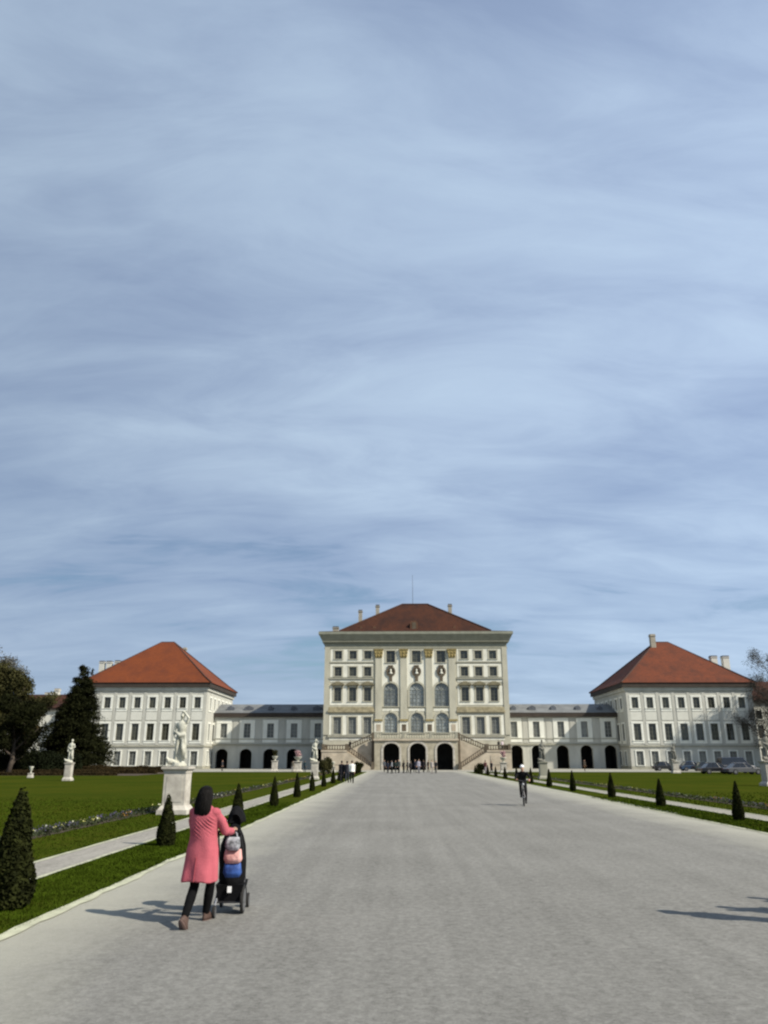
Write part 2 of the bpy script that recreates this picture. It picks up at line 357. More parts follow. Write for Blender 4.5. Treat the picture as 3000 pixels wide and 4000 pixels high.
def remeshed(mb, voxel, smooth_it=4):
    """one continuous skin around the overlapping volumes of a builder"""
    me = mb.mesh('tmp'); o = bpy.data.objects.new('tmp', me); COL.objects.link(o)
    r = o.modifiers.new('r', 'REMESH'); r.mode = 'VOXEL'; r.voxel_size = voxel; r.use_smooth_shade = True
    s = o.modifiers.new('s', 'SMOOTH'); s.iterations = smooth_it; s.factor = 0.5
    dg = bpy.context.evaluated_depsgraph_get(); dg.update()
    out = bpy.data.meshes.new_from_object(o.evaluated_get(dg)); out.materials.clear()
    bpy.data.objects.remove(o); bpy.data.meshes.remove(me)
    out.polygons.foreach_set('use_smooth', [True]*len(out.polygons))
    return out

def leaves(name, pts, size, matn, parent=None, loc=(0, 0, 0), aspect=0.6, normals=None, jitter=0.9, kind=None):
    """many small leaf faces at pts (n,3)"""
    n = len(pts); size = np.broadcast_to(size, (n,))*rng.uniform(0.6, 1.4, n)
    a = rng.normal(size=(n, 3)); a /= np.linalg.norm(a, axis=1)[:, None]
    if normals is not None:
        a = np.cross(normals, a)+a*jitter*0.3; a /= np.linalg.norm(a, axis=1)[:, None]
    b = rng.normal(size=(n, 3)); b = np.cross(a, b); b /= np.linalg.norm(b, axis=1)[:, None]
    s = size[:, None]
    v = np.stack([pts-a*s*0.5, pts+b*s*aspect*0.5, pts+a*s*0.5, pts-b*s*aspect*0.5], axis=1).reshape(-1, 3)
    me = bpy.data.meshes.new(name); me.vertices.add(4*n); me.vertices.foreach_set('co', v.astype('f').ravel())
    me.loops.add(4*n); me.loops.foreach_set('vertex_index', np.arange(4*n, dtype='i'))
    me.polygons.add(n); me.polygons.foreach_set('loop_start', np.arange(0, 4*n, 4, dtype='i')); me.polygons.foreach_set('loop_total', np.full(n, 4, dtype='i'))
    me.update(); me.validate()
    o = link_mesh(name, me, matn, parent, False, loc)
    if kind: o['kind'] = kind
    return o

# ------------------------------------------------------------------ ground
DL, DR = -4.45, 9.75          # edges of the drive
LAWN_END = 120.5
def sheet(name, x0, x1, y0, y1, z, m, extra=None, thick=None):
    mb = MB(); nx = max(1, int((x1-x0)/40)); ny = max(1, int((y1-y0)/40))
    if thick: mb.box(x0, x1, y0, y1, z-thick, z)
    else: mb.add([(x0, y0, z), (x1, y0, z), (x1, y1, z), (x0, y1, z)], [(0, 1, 2, 3)])
    o = mb.build(name, m); o['kind'] = 'structure'; return o
sheet('ground', -1800, 1800, -300, 2600, 0.0, 'grass')
def edge_strip(name, x0, x1, y0, y1, z, m, wob=0.05, step=0.7, yj=None, jog=0.0):
    mb = MB(); vs = []; fs = []; y = y0; k = 0
    while y <= y1:
        w = wob
        a = x0+w*noise.noise((x0, y*0.9, 0))+w*0.5*noise.noise((x0, y*3.1, 5)); b = x1+w*noise.noise((x1, y*0.9, 3))+w*0.5*noise.noise((x1, y*3.1, 9))
        if yj and y > yj: b += jog
        vs += [(a, y, z), (b, y, z)]
        if k: fs.append((2*k-2, 2*k-1, 2*k+1, 2*k))
        k += 1; y += step
    mb.add(vs, fs); o = mb.build(name, m); o['kind'] = 'structure'; return o
edge_strip('gravel_drive', DL, DR, -60, LAWN_END+1.5, 0.008, 'gravel', 0.06, 0.35, 29.3, 0.42)
edge_strip('gravel_path', -6.9, -5.98, -20, LAWN_END, 0.012, 'path', 0.03)
edge_strip('gravel_path', 11.75, 12.65, -20, LAWN_END, 0.012, 'path', 0.03)
sheet('forecourt', -150, 160, LAWN_END, 210, 0.016, 'court')
# flat stone edging beside drive and paths
for nm, a, b in (('drive_edging', DL-0.02, DL+0.13), ('drive_edging', DR-0.05, DR+0.08)):
    edge_strip(nm, a, b, -20, LAWN_END, 0.020, 'edging', 0.07, 0.3)
for a, b in ((-6.98, -6.88), (-6.02, -5.93), (11.68, 11.77), (12.62, 12.71)):
    edge_strip('path_edging', a, b, -20, LAWN_END, 0.020, 'edging', 0.03, 0.5)
edge_strip('soil_bed', -82, -30.5, 94, LAWN_END-0.5, 0.010, 'soil', 0.3, 0.8)
for x0, x1 in ((-9.6, -9.0), (14.4, 15.0)):
    edge_strip('flower_bed', x0, x1, 13, 112, 0.014, 'soil', 0.06)

# short blades along the near lawns, one mass
def blades(name, x0, x1, y0, y1, n, h):
    y = y0+(y1-y0)*(1-np.sqrt(1-rng.random(n)))*0.99; x = rng.uniform(x0, x1, n)
    p = np.stack([x, y, np.zeros(n)], 1); ang = rng.uniform(0, 2*math.pi, n); hh = h*rng.uniform(0.5, 1.3, n)*(0.7+y/30); w = 0.006*(0.6+y/12)
    lean = rng.normal(0, 0.35, (n, 2))*hh[:, None]
    a = p.copy(); b = p.copy(); c = p.copy()
    a[:, 0] -= np.cos(ang)*w; a[:, 1] -= np.sin(ang)*w; b[:, 0] += np.cos(ang)*w; b[:, 1] += np.sin(ang)*w
    c[:, :2] += lean; c[:, 2] = hh
    v = np.stack([a, b, c], 1).reshape(-1, 3)
    me = bpy.data.meshes.new(name); me.vertices.add(3*n); me.vertices.foreach_set('co', v.astype('f').ravel())
    me.loops.add(3*n); me.loops.foreach_set('vertex_index', np.arange(3*n, dtype='i'))
    me.polygons.add(n); me.polygons.foreach_set('loop_start', np.arange(0, 3*n, 3, dtype='i')); me.polygons.foreach_set('loop_total', np.full(n, 3, dtype='i'))
    me.update()
    return link_mesh(name, me, 'blade')
for x0, x1, y0, y1, n, lab in ((-5.95, -4.42, 7.5, 38, 42000, 'strip of short mown grass between the drive and the narrow left path'),
                               (-22, -6.95, 12, 42, 55000, 'short mown grass of the wide lawn beyond the left path'),
                               (9.78, 11.7, 18, 44, 14000, 'strip of short mown grass between the drive and the narrow right path'),
                               (12.7, 30, 24, 50, 22000, 'short mown grass of the wide lawn beyond the right path')):
    tag(blades('grass', x0, x1, y0, y1, n, 0.026), lab, 'grass', kind='stuff')

# flowers in the beds
def flowers(x0, x1, lab):
    n = 9000; y = 13*(112/13)**rng.random(n); x = rng.uniform(x0, x1, n); z = rng.uniform(0.02, 0.16, n)
    g = leaves('bed_plants', np.stack([x, y, z], 1), 0.07, 'yewflower'); tag(g, 'low green leaves of '+lab, 'plants', kind='stuff')
    for key, nn, s, what, thr in (('purple', 900, 0.045, 'purple', -0.05), ('yellow', 260, 0.05, 'pale yellow', 0.12), ('orange', 200, 0.05, 'orange', 0.28), ('whitefl', 90, 0.05, 'white', 0.05)):
        pts = []
        while len(pts) < nn:
            y = 13*(112/13)**random.random(); x = random.uniform(x0, x1)
            if noise.noise((x*0.8, y*0.35, thr*40)) > thr: pts.append((x, y, random.uniform(0.10, 0.2)))
        f = leaves('flowers', np.array(pts), s, key, aspect=0.9); tag(f, '%s flowers in %s' % (what, lab), 'flowers', kind='stuff')
M['yewflower'] = mat('bed_leaves', (0.026, 0.034, 0.010), 0.8, 0.3, 4)
M['purple'] = mat('purple_petals', (0.075, 0.065, 0.12), 0.8, 0.3, 4)
M['yellow'] = mat('yellow_petals', (0.42, 0.40, 0.13), 0.8, 0.2, 4)
M['orange'] = mat('orange_petals', (0.40, 0.20, 0.04), 0.8, 0.2, 4)
M['whitefl'] = mat('white_petals', (0.55, 0.55, 0.45), 0.8, 0.2, 4)
flowers(-9.6, -9.0, 'the flower bed in the left lawn')
flowers(14.4, 15.0, 'the flower bed in the right lawn')

# ------------------------------------------------------------------ windows
WIN = {}
def window(parent, cx, z0, w, h, y, style='plain', rz=0.0, pane='glass', arch=0.0):
    """surround mesh with sash and pane children; origin at the sill centre on the wall plane"""
    key = (round(w, 2), round(h, 2), style, pane, round(arch, 2))
    if key in WIN:
        r = copy_tree(WIN[key], parent)
    else:
        a, b = -w/2, w/2
        sw = {'plain': 0.28, 'wing': 0.42, 'gallery': 0.85, 'tall': 0.30, 'top': 0.34, 'door': 0.34, 'ground': 0.22}[style]
        pr = -0.09
        mb = MB()
        ext = {'wing': 0.55, 'gallery': 0.9}.get(style, 0.0)
        if not arch:
            mb.box(a-sw, a, pr, 0.02, -ext, h, 0); mb.box(b, b+sw, pr, 0.02, -ext, h, 0)
            mb.box(a-sw-0.02, b+sw+0.02, pr-0.03, 0.02, h, h+sw*0.8, 0)
            if ext: mb.box(a, b, pr+0.01, 0.02, -ext, -0.10, 0)
        else:
            k = 14; rr = arch
            def cur(o): return [(-(w/2+o)*math.cos(math.pi*i/k), h-rr+(rr+o)*math.sin(math.pi*i/k)) for i in range(k+1)]
            c0, c1_ = cur(0), cur(sw)
            for i in range(k): mb.prism_y([c0[i], c1_[i], c1_[i+1], c0[i+1]][::-1], pr, 0.02)
            mb.box(a-sw, a, pr, 0.02, 0, h-rr); mb.box(b, b+sw, pr, 0.02, 0, h-rr)
            mb.box(-0.2, 0.2, pr-0.08, 0.02, h+0.02, h+sw+0.12)
        mb.box(a-sw*0.9, b+sw*0.9, pr-0.10, 0.02, -0.10, 0.0, 0)
        sm = 'wingtrim' if style in ('wing', 'gallery', 'ground') else 'beige'
        if style == 'tall': # curved dark hood
            mb.prism_y([(b+0.5, h+0.35), (b+0.5, h+0.62), (0.28, h+1.05), (-0.28, h+1.05), (a-0.5, h+0.62), (a-0.5, h+0.35)], pr-0.28, 0.02, 1)
            for sx in (a-0.24, b+0.04): mb.box(sx, sx+0.2, pr-0.1, 0.02, h-0.3, h+0.35, 1)
        r = mb.build('window', [sm, 'hoodstone'], parent)
        s = MB(); t = 0.07; y0, y1 = 0.16, 0.22
        rows = 4 if h > 2.4 else 3 if h > 1.6 else 2
        s.box(a, a+t, y0, y1, 0, h-arch); s.box(b-t, b, y0, y1, 0, h-arch); s.box(a, b, y0, y1, 0, t)
        if not arch: s.box(a, b, y0, y1, h-t, h)
        else:
            k = 14; c0 = [(-(w/2)*math.cos(math.pi*i/k), h-arch+arch*math.sin(math.pi*i/k)) for i in range(k+1)]
            ci = [(x*(1-2*t/w), h-arch+(z-h+arch)*(1-t/arch)) for x, z in c0]
            for i in range(k): s.prism_y([ci[i], c0[i], c0[i+1], ci[i+1]][::-1], y0, y1)
            s.box(a, b, y0, y1, h-arch-t/2, h-arch+t/2)
            for q in (45, 90, 135):
                s.tube([(0, y0+0.03, h-arch), (-(w/2-t)*math.cos(R_(q)), y0+0.03, h-arch+(arch-t)*math.sin(R_(q)))], 0.03, 4)
        s.box(-t*0.6, t*0.6, y0-0.005, y1, t, h-(arch or t))
        for i in range(1, rows): zc = (h-arch)*i/rows; s.box(a+t, b-t, y0+0.01, y1, zc-0.025, zc+0.025)
        if w > 1.8:
            for q in (-w/4, w/4): s.box(q-0.025, q+0.025, y0+0.01, y1, t, h-(arch or t))
        s.build('sash', 'sashwhite' if pane != 'glass' else 'sash', r)
        g = MB()
        if not arch: g.box(a, b, 0.24, 0.26, 0, h)
        else: g.prism_y([(a, 0), (b, 0)]+[(-x, z) for x, z in c0], 0.24, 0.26)
        g.build('pane', pane, r)
        WIN[key] = r
    if parent is not None: r.parent = parent
    r.location = (cx, y, z0) if rz == 0 else (y, cx, z0)
    r.rotation_euler = (0, 0, rz)
    return r

# ------------------------------------------------------------------ central pavilion
YP = 145.0
def zp(x, y, Y=YP): return on(1200+0.5124*x, 2200+0.5124*y, Y)
def ZX(x, y=1000): return zp(x, y)[0]
def ZZ(y, x=830): return zp(x, y)[1]
PX0, PX1 = -13.45, 20.5; PAX = 3.5; PD = 24.0
WT = ZZ(640)      # wall top
pav = thing('palace_pavilion', 'tall cream and beige central palace pavilion with brown hipped roof above the double staircase', 'palace', (PAX, YP, 0))
P0 = lambda x: x-PAX
side_cols = [(-10.93, -8.03, -5.20), (13.05, 15.85, 18.60)]
side_cols = [[ZX(238, 700), ZX(350, 700), ZX(462, 700)], [ZX(1195, 700), ZX(1303, 700), ZX(1413, 700)]]
rows = [(ZZ(730), ZZ(667), 'plain', 0), (ZZ(861), ZZ(790), 'plain', 0), (ZZ(1052), ZZ(946), 'tall', 0), (ZZ(1303), ZZ(1172), 'plain', 0)]
mid_cols = [ZX(637, 900), ZX(834, 900), ZX(1023, 900)]
ops = []; W = 1.34
for grp in side_cols:
    for c in grp:
        for z0, z1, st, _ in rows:
            ww = W if st != 'plain' or z0 > 8 else 1.45
            ops.append((P0(c)-ww/2, P0(c)+ww/2, z0, z1))
tz0, tz1 = ZZ(757), ZZ(667); az0, az1 = ZZ(1092), ZZ(913); dz0, dz1 = ZZ(1292), ZZ(1140)
for c in mid_cols:
    ops.append((P0(c)-0.80, P0(c)+0.80, tz0, tz1))
    ops.append((P0(c)-1.32, P0(c)+1.32, az0, az1, 1.25)); ops.append((P0(c)-1.18, P0(c)+1.18, dz0, dz1, 1.15))
wall = MB(); wall.pierced(P0(PX0), P0(PX1), 0, WT, 0, ops, 0.3)
X0, X1 = P0(PX0), P0(PX1)
wall.add([(X0, 0, 0), (X0, 0, WT), (X0, PD, WT), (X0, PD, 0)], [(0, 1, 2, 3)]); wall.add([(X1, 0, 0), (X1, PD, 0), (X1, PD, WT), (X1, 0, WT)], [(0, 1, 2, 3)])
wall.add([(X0, PD, 0), (X0, PD, WT), (X1, PD, WT), (X1, PD, 0)], [(0, 1, 2, 3)]); wall.add([(X0, 0, WT), (X1, 0, WT), (X1, PD, WT), (X0, PD, WT)], [(0, 1, 2, 3)])
wall.build('wall', 'beige', pav)
# cream plaster panels round the side windows
def plates(xa, xb, za, zb, ops_, d, name, m, par):
    mb = MB(); mb.pierced(xa, xb, za, zb, -d, ops_, d)
    mb.add([(xa, -d, za), (xa, -d, zb), (xa, 0, zb), (xa, 0, za)], [(0, 1, 2, 3)]); mb.add([(xb, -d, za), (xb, 0, za), (xb, 0, zb), (xb, -d, zb)], [(0, 1, 2, 3)])
    mb.add([(xa, -d, zb), (xb, -d, zb), (xb, 0, zb), (xa, 0, zb)], [(0, 1, 2, 3)]); mb.add([(xa, -d, za), (xa, 0, za), (xb, 0, za), (xb, -d, za)], [(0, 1, 2, 3)])
    return mb.build(name, m, par)
ex_ = [(ZX(176, 800), ZX(502, 800)), (ZX(1142, 800), ZX(1480, 800))]
for gi, grp in enumerate(side_cols):
    xa, xb = P0(ex_[gi][0]), P0(ex_[gi][1])
    for (za, zb), rr_ in (((ZZ(750), ZZ(655)), [0]), ((ZZ(868), ZZ(768)), [1]), ((ZZ(905), ZZ(888)), []), ((ZZ(1082), ZZ(935)), [2]), ((ZZ(1308), ZZ(1155)), [3]), ((ZZ(1350), ZZ(1330)), [])):
        oo = [o for o in ops if any(abs(o[2]-rows[k][0]) < 1e-6 for k in rr_) and xa < o[0] < xb]
        plates(xa, xb, za, zb, oo, 0.05, 'plaster_panel', 'cream', pav)
    for dd_, q0, q1 in ((0.22, 884, 872), (0.16, 760, 752), (0.25, 1326, 1309)):
        sc = MB(); sc.box(xa-0.2, xb+0.2, -dd_, 0, ZZ(q0), ZZ(q1)); sc.build('string_course', 'stonegrey', pav)
    sc = MB(); sc.box(xa-0.3, xb+0.3, -0.35, 0, ZZ(1136), ZZ(1122)); sc.box(xa-0.2, xb+0.2, -0.15, 0, ZZ(1122), ZZ(1096))
    for c in grp:
        sc.prism_y([(P0(c)-0.95, ZZ(1122)), (P0(c)+0.95, ZZ(1122)), (P0(c), ZZ(1092))], -0.32, -0.15)
    sc.build('ornament_band', 'bandstone', pav)
    for c in grp:
        for z0, z1, st, _ in rows:
            low = z0 < 8
            window(pav, P0(c), z0, W if not low else 1.45, z1-z0, 0, st, 0, 'glassgrey' if low else 'glass')
# middle bays
for c in mid_cols:
    xa, xb = P0(c)-1.80, P0(c)+1.80
    oo = [(P0(c)-0.80, P0(c)+0.80, tz0, tz1)]
    plates(xa, xb, az1-1.25, ZZ(655), oo+[(P0(c)-1.6, P0(c)+1.6, az1-1.25-1, az1+0.3, 1.5)], 0.05, 'plaster_panel', 'cream', pav)
    plates(P0(c)-1.55, P0(c)+1.55, ZZ(1128), ZZ(1108), [], 0.05, 'plaster_panel', 'cream', pav)
    window(pav, P0(c), tz0, 1.6, tz1-tz0, 0, 'top', 0, 'glass')
    window(pav, P0(c), az0, 2.64, az1-az0, 0, 'door', 0, 'glassbig', 1.25)
    window(pav, P0(c), dz0, 2.36, dz1-dz0, 0, 'door', 0, 'glassbig', 1.15)
    rc = ZZ(826); nb = MB()
    k = 20
    for i in range(k):
        a0, a1 = 2*math.pi*i/k, 2*math.pi*(i+1)/k
        nb.prism_y([(P0(c)+0.55*math.cos(a0), rc+0.62*math.sin(a0)), (P0(c)+0.86*math.cos(a0), rc+0.95*math.sin(a0)), (P0(c)+0.86*math.cos(a1), rc+0.95*math.sin(a1)), (P0(c)+0.55*math.cos(a1), rc+0.62*math.sin(a1))], -0.25, -0.04)
    nb.box(P0(c)-0.28, P0(c)+0.28, -0.22, -0.04, ZZ(898), rc-0.93); nb.box(P0(c)-0.45, P0(c)+0.45, -0.3, -0.04, rc+0.9, rc+1.15)
    nb.box(P0(c)-0.6, P0(c)+0.6, -0.09, -0.045, rc-0.7, rc+0.7)
    niche = nb.build('bust_niche', 'stonedark', pav)
    bb = MB(); bb.ball((P0(c), -0.28, rc+0.22), (0.17, 0.17, 0.23)); bb.rings([(P0(c), -0.24, rc-0.5, 0.14, 0.1), (P0(c), -0.24, rc-0.3, 0.38, 0.15), (P0(c), -0.26, rc-0.05, 0.12, 0.12), (P0(c), -0.27, rc+0.1, 0.1, 0.1)])
    bb.build('bust', 'cream', niche, True)
# giant pilasters and their capitals
pil = [ZX(545, 900), ZX(733, 900), ZX(915, 900), ZX(1106, 900)]
pil = [pil[0], (mid_cols[0]+mid_cols[1])/2, (mid_cols[1]+mid_cols[2])/2, pil[3]]
for c in pil:
    mb = MB(); x = P0(c)
    mb.box(x-0.62, x+0.62, -0.22, 0, ZZ(1185), ZZ(722)); mb.box(x-0.74, x+0.74, -0.30, 0, ZZ(1205), ZZ(1185))
    p_ = mb.build('pilaster', 'beige', pav)
    cp = MB(); zt, zb = ZZ(657), ZZ(722)
    cp.frustum((x-0.6, x+0.6, -0.28, 0), zb, (x-0.82, x+0.82, -0.42, 0), zt-0.15); cp.box(x-0.9, x+0.9, -0.48, 0, zt-0.15, zt)
    for dx in (-0.62, 0, 0.62):
        for dz in (0.25, 0.75): cp.ball((x+dx*(0.8+0.3*dz), -0.33, zb+dz*(zt-zb)*0.75+0.1), (0.17, 0.15, 0.22), 8)
    cp.build('capital', 'gold', p_)
    lw = MB(); lw.box(x-0.72, x+0.72, -0.32, 0, ZZ(1203), ZZ(1190)); lw.build('gilt_band', 'gold', p_)
    nb = MB(); nb.box(x-0.78, x+0.78, -0.12, 0, ZZ(1288), ZZ(1206)); nb.box(x-0.40, x+0.40, -0.16, -0.12, ZZ(1280), ZZ(1228), 1)
    nb.build('pedestal_panel', ['cream', 'stonedark' if abs(x) < 6 else 'stone'], pav)
for s_ in (X0, X1-0.95):
    mb = MB(); mb.box(s_, s_+0.95, -0.14, 0, ZZ(1308), WT); mb.build('corner_pilaster', 'beige', pav)
# cornice: stacked mouldings all round
cn = MB()
def band(mb, off, z0, z1, mi=0): mb.box(X0-off, X1+off, -off, PD+off, z0, z1, mi)
band(cn, 0.10, ZZ(652), ZZ(640)); band(cn, 0.04, ZZ(640), ZZ(610)); band(cn, 0.25, ZZ(610), ZZ(601)); band(cn, 0.5, ZZ(601), ZZ(592))
cn.frustum((X0-0.55, X1+0.55, -0.55, PD+0.55), ZZ(592), (X0-1.12, X1+1.12, -1.12, PD+1.12), ZZ(546))
cn.build('cornice', 'cornice', pav)
gt = MB(); band(gt, 1.18, ZZ(546), ZZ(527)); gt.build('gutter', 'lip', pav)
rz0 = ZZ(525)
rf = MB(); ins = 0.9
rtz = on(1600, 2361, YP+PD/2-3)[1]
rf.frustum((X0-1.1, X1+1.1, -1.1, PD+1.1), rz0, (X0+ins+1.6, X1-ins-1.6, ins+1.0, PD-ins-1.0), rz0+0.55)
rf.frustum((X0+ins+1.6, X1-ins-1.6, ins+1.0, PD-ins-1.0), rz0+0.55, (-2.35, 2.8, PD/2-3.0, PD/2+3.0), rtz)
roof = rf.build('roof', 'roofdark', pav)
# ridge tiles along the hips
rg = MB()
for a, b in (((X0+ins+1.6, ins+1.0), (-2.35, PD/2-3)), ((X1-ins-1.6, ins+1.0), (2.8, PD/2-3))):
    rg.tube([(a[0], a[1], rz0+0.58), (b[0], b[1], rtz+0.03)], 0.16, 6)
rg.tube([(-2.35, PD/2-3, rtz+0.03), (2.8, PD/2-3, rtz+0.03)], 0.16, 6); rg.build('ridge_tiles', 'ridge', roof)
def chimney(par, X, Y, zb, zt, w, ox, oy, cap='chimcap', m='chimney'):
    mb = MB(); x, y = X-ox, Y-oy
    mb.box(x-w/2, x+w/2, y-w/2, y+w/2, zb, zt-0.45); mb.box(x-w/2-0.1, x+w/2+0.1, y-w/2-0.1, y+w/2+0.1, zt-0.45, zt-0.28)
    mb.box(x-w/2-0.02, x+w/2+0.02, y-w/2-0.02, y+w/2+0.02, zt-0.28, zt, 1)
    return mb.build('chimney', [m, cap], par)
for sx, sy0, sy1, Y in ((1408, 2445, 2383, 153.5), (1475, 2425, 2363, 154.5), (1757, 2412, 2360, 154.5)):
    X, zt = on(sx, sy1, Y); zb = on(sx, sy0, Y)[1]
    chimney(roof, X, Y, zb-1.2, zt, 0.72, PAX, YP)
X, zt = on(1312, 2448, 163); chimney(roof, X, 163, zt-3, zt, 1.2, PAX, YP)
# little dormers
for sx, w in ((1617, 1.5), (1463, 0.8), (1775, 0.8), (1410, 0.7)):
    Y = 147.4 if w > 1 else 147.6; X, zt = on(sx, 2424 if w > 1 else 2445, Y); x = X-PAX; z = rz0+0.3
    mb = MB(); mb.prism_y([(x-w/2, z), (x+w/2, z), (x+w/2, zt-0.35), (x+w/4, zt), (x-w/4, zt), (x-w/2, zt-0.35)], Y-YP, Y-YP+3)
    d_ = mb.build('dormer', 'dormer_m', roof)
    mb = MB(); mb.box(x-w/4, x+w/4, Y-YP-0.03, Y-YP+0.02, z+0.35, zt-0.35); mb.build('shutter', 'stonedark', d_)
X, zt = on(1611, 2245, YP+PD/2)
mb = MB(); mb.tube([(X-PAX, PD/2, rtz-0.2), (X-PAX, PD/2, zt)], [0.06, 0.03], 6); mb.ball((X-PAX, PD/2, rtz+0.5), 0.18); mb.build('lightning_rod', 'chimcap', roof)

# ------------------------------------------------------------------ double staircase with arcaded terrace
YT = 139.5
def tX(x, y=1450): return zp(x, y, YT)[0]
def tZ(y): return zp(840, y, YT)[1]
SX = PAX
st = thing('entrance_staircase', 'sandstone double staircase with three dark arches leading up to the central pavilion', 'staircase', (SX, YT, 0))
T0, T1 = tX(512)-SX, tX(1150)-SX; TD = YP-YT-0.02
deck = tZ(1338); railt = tZ(1292)
arch_ops = []
for cx_ in (641, 843, 1050):
    c = tX(cx_)-SX; hw = 1.38; arch_ops.append((c-hw, c+hw, 0.0, tZ(1372), 1.1))
mb = MB(); mb.pierced(T0, T1, 0, deck, 0, arch_ops, 0.9)
mb.add([(T0, 0, 0), (T0, 0, deck), (T0, TD, deck), (T0, TD, 0)], [(0, 1, 2, 3)]); mb.add([(T1, 0, 0), (T1, TD, 0), (T1, TD, deck), (T1, 0, deck)], [(0, 1, 2, 3)])
mb.add([(T0, 0, deck), (T1, 0, deck), (T1, TD, deck), (T0, TD, deck)], [(0, 1, 2, 3)])
mb.build('terrace', 'terrace', st)
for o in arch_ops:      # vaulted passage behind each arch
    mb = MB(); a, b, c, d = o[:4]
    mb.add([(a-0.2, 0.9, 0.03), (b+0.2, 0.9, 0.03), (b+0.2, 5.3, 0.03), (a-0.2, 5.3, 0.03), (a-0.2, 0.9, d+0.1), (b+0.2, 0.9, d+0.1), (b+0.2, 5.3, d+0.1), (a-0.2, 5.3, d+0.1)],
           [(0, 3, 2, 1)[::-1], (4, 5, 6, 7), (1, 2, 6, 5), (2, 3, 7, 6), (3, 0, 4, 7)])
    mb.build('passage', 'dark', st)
    k = 14; am = MB(); rr_ = 1.1
    def cur(o_): return [((a+b)/2-((b-a)/2+o_)*math.cos(math.pi*i/k), d-rr_+(rr_+o_)*math.sin(math.pi*i/k)) for i in range(k+1)]
    c0, c1_ = cur(0.02), cur(0.36)
    for i in range(k): am.prism_y([c0[i], c1_[i], c1_[i+1], c0[i+1]][::-1], -0.10, 0.0)
    am.box(a-0.36, a-0.02, -0.10, 0, 0, d-rr_); am.box(b+0.02, b+0.36, -0.10, 0, 0, d-rr_)
    am.build('arch_surround', 'pedestal', st)
sc = MB(); sc.box(T0-0.15, T1+0.15, -0.25, 0.0, deck-0.32, deck-0.02); sc.build('string_course', 'stone', st)
def balustrade(pts, h=1.0, step=0.42, piers=True, m='stonegrey', first=True):
    """pts: polyline (x,y,z) along the foot"""
    mb = MB()
    for p, q in zip(pts, pts[1:]):
        p, q = Vector(p), Vector(q); d = q-p; ln = d.length; n = max(1, int(ln/step)); w = 0.14
        fl = Vector((d.x, d.y, 0)).normalized(); nn = Vector((-fl.y, fl.x, 0))*w
        for za, zb in ((0.0, 0.16), (h-0.18, h)):
            vs = [p-nn+Vector((0, 0, za)), q-nn+Vector((0, 0, za)), q+nn+Vector((0, 0, za)), p+nn+Vector((0, 0, za)), p-nn+Vector((0, 0, zb)), q-nn+Vector((0, 0, zb)), q+nn+Vector((0, 0, zb)), p+nn+Vector((0, 0, zb))]
            mb.add(vs, [(0, 3, 2, 1), (4, 5, 6, 7), (0, 1, 5, 4), (1, 2, 6, 5), (2, 3, 7, 6), (3, 0, 4, 7)])
        for i in range(n):
            c = p+d*((i+0.5)/n); mb.lathe([(0.07, 0.1), (0.12, 0.3*h), (0.055, 0.6*h), (0.09, h-0.15)], 6, c)
        if piers:
            for c in ((p, q) if (first and p == Vector(pts[0])) else (q,)): mb.box(c.x-0.24, c.x+0.24, c.y-0.24, c.y+0.24, c.z-0.1, c.z+h+0.14)
    return mb.build('balustrade', m, st)
bh = railt-deck
for a, b in zip([T0+0.2, tX(733)-SX, tX(945)-SX], [tX(733)-SX, tX(945)-SX, T1-0.2]): balustrade([(a, 0.25, deck), (b, 0.25, deck)], bh, first=(a < T0+1))
for sgn in (-1, 1):
    xt = T0 if sgn < 0 else T1                         # top of the upper flight
    lx0 = (tX(300)-SX) if sgn < 0 else (tX(1372)-SX)   # inner edge of the landing
    lx1 = (tX(112)-SX) if sgn < 0 else (tX(1552)-SX)
    lz = 0.5*(tZ(1430)+tZ(1445))
    ybk, yfm, yf = TD, 2.2, -0.6
    # upper flight (behind), landing, lower flight (in front) as solid stepped masonry
    def flight(xa, za, xb, zb, ya, yb, name):
        n = 16; mb = MB()
        for i in range(n):
            x_a = xa+(xb-xa)*i/n; x_b = xa+(xb-xa)*(i+1)/n; z = za+(zb-za)*(i+0.5)/n
            mb.box(min(x_a, x_b), max(x_a, x_b), ya, yb, 0, max(0.05, z))
        return mb.build(name, 'stone', st)
    flight(xt, deck, lx0, lz, 1.6, ybk, 'upper_flight')
    mb = MB(); mb.box(min(lx0, lx1), max(lx0, lx1), yf+0.003, ybk-0.003, 0, lz); mb.box(min(lx0, lx1)-0.1, max(lx0, lx1)+0.1, yf-0.1, ybk-0.003, lz, lz+0.25)
    mb.box(min(lx0, lx1)+0.5, max(lx0, lx1)-0.5, yf-0.06, yf, 0.9, lz-0.6); mb.build('landing', 'stone', st)
    flight(lx0, lz, xt-sgn*0.1, 0.1, yf, 1.59, 'lower_flight')
    balustrade([(xt+sgn*0.3, 1.75, deck), (lx0, 1.75, lz+0.2)], 0.95, m='stonedark')
    balustrade([(lx0, yf+0.2, lz+0.25), (xt+sgn*0.3, yf+0.2, 0.25)], 0.95, m='stonedark', first=False)
    balustrade([(lx0, yf+0.25, lz+0.252), (lx1-sgn*0.25, yf+0.25, lz+0.25), (lx1-sgn*0.25, ybk-0.5, lz+0.25)], 0.9, m='stonedark')
    mb = MB(); mb.box(min(xt, xt+sgn*0.5), max(xt, xt+sgn*0.5), 1.2, 1.6, 0, deck+0.2); mb.build('pier', 'stonedark', st)
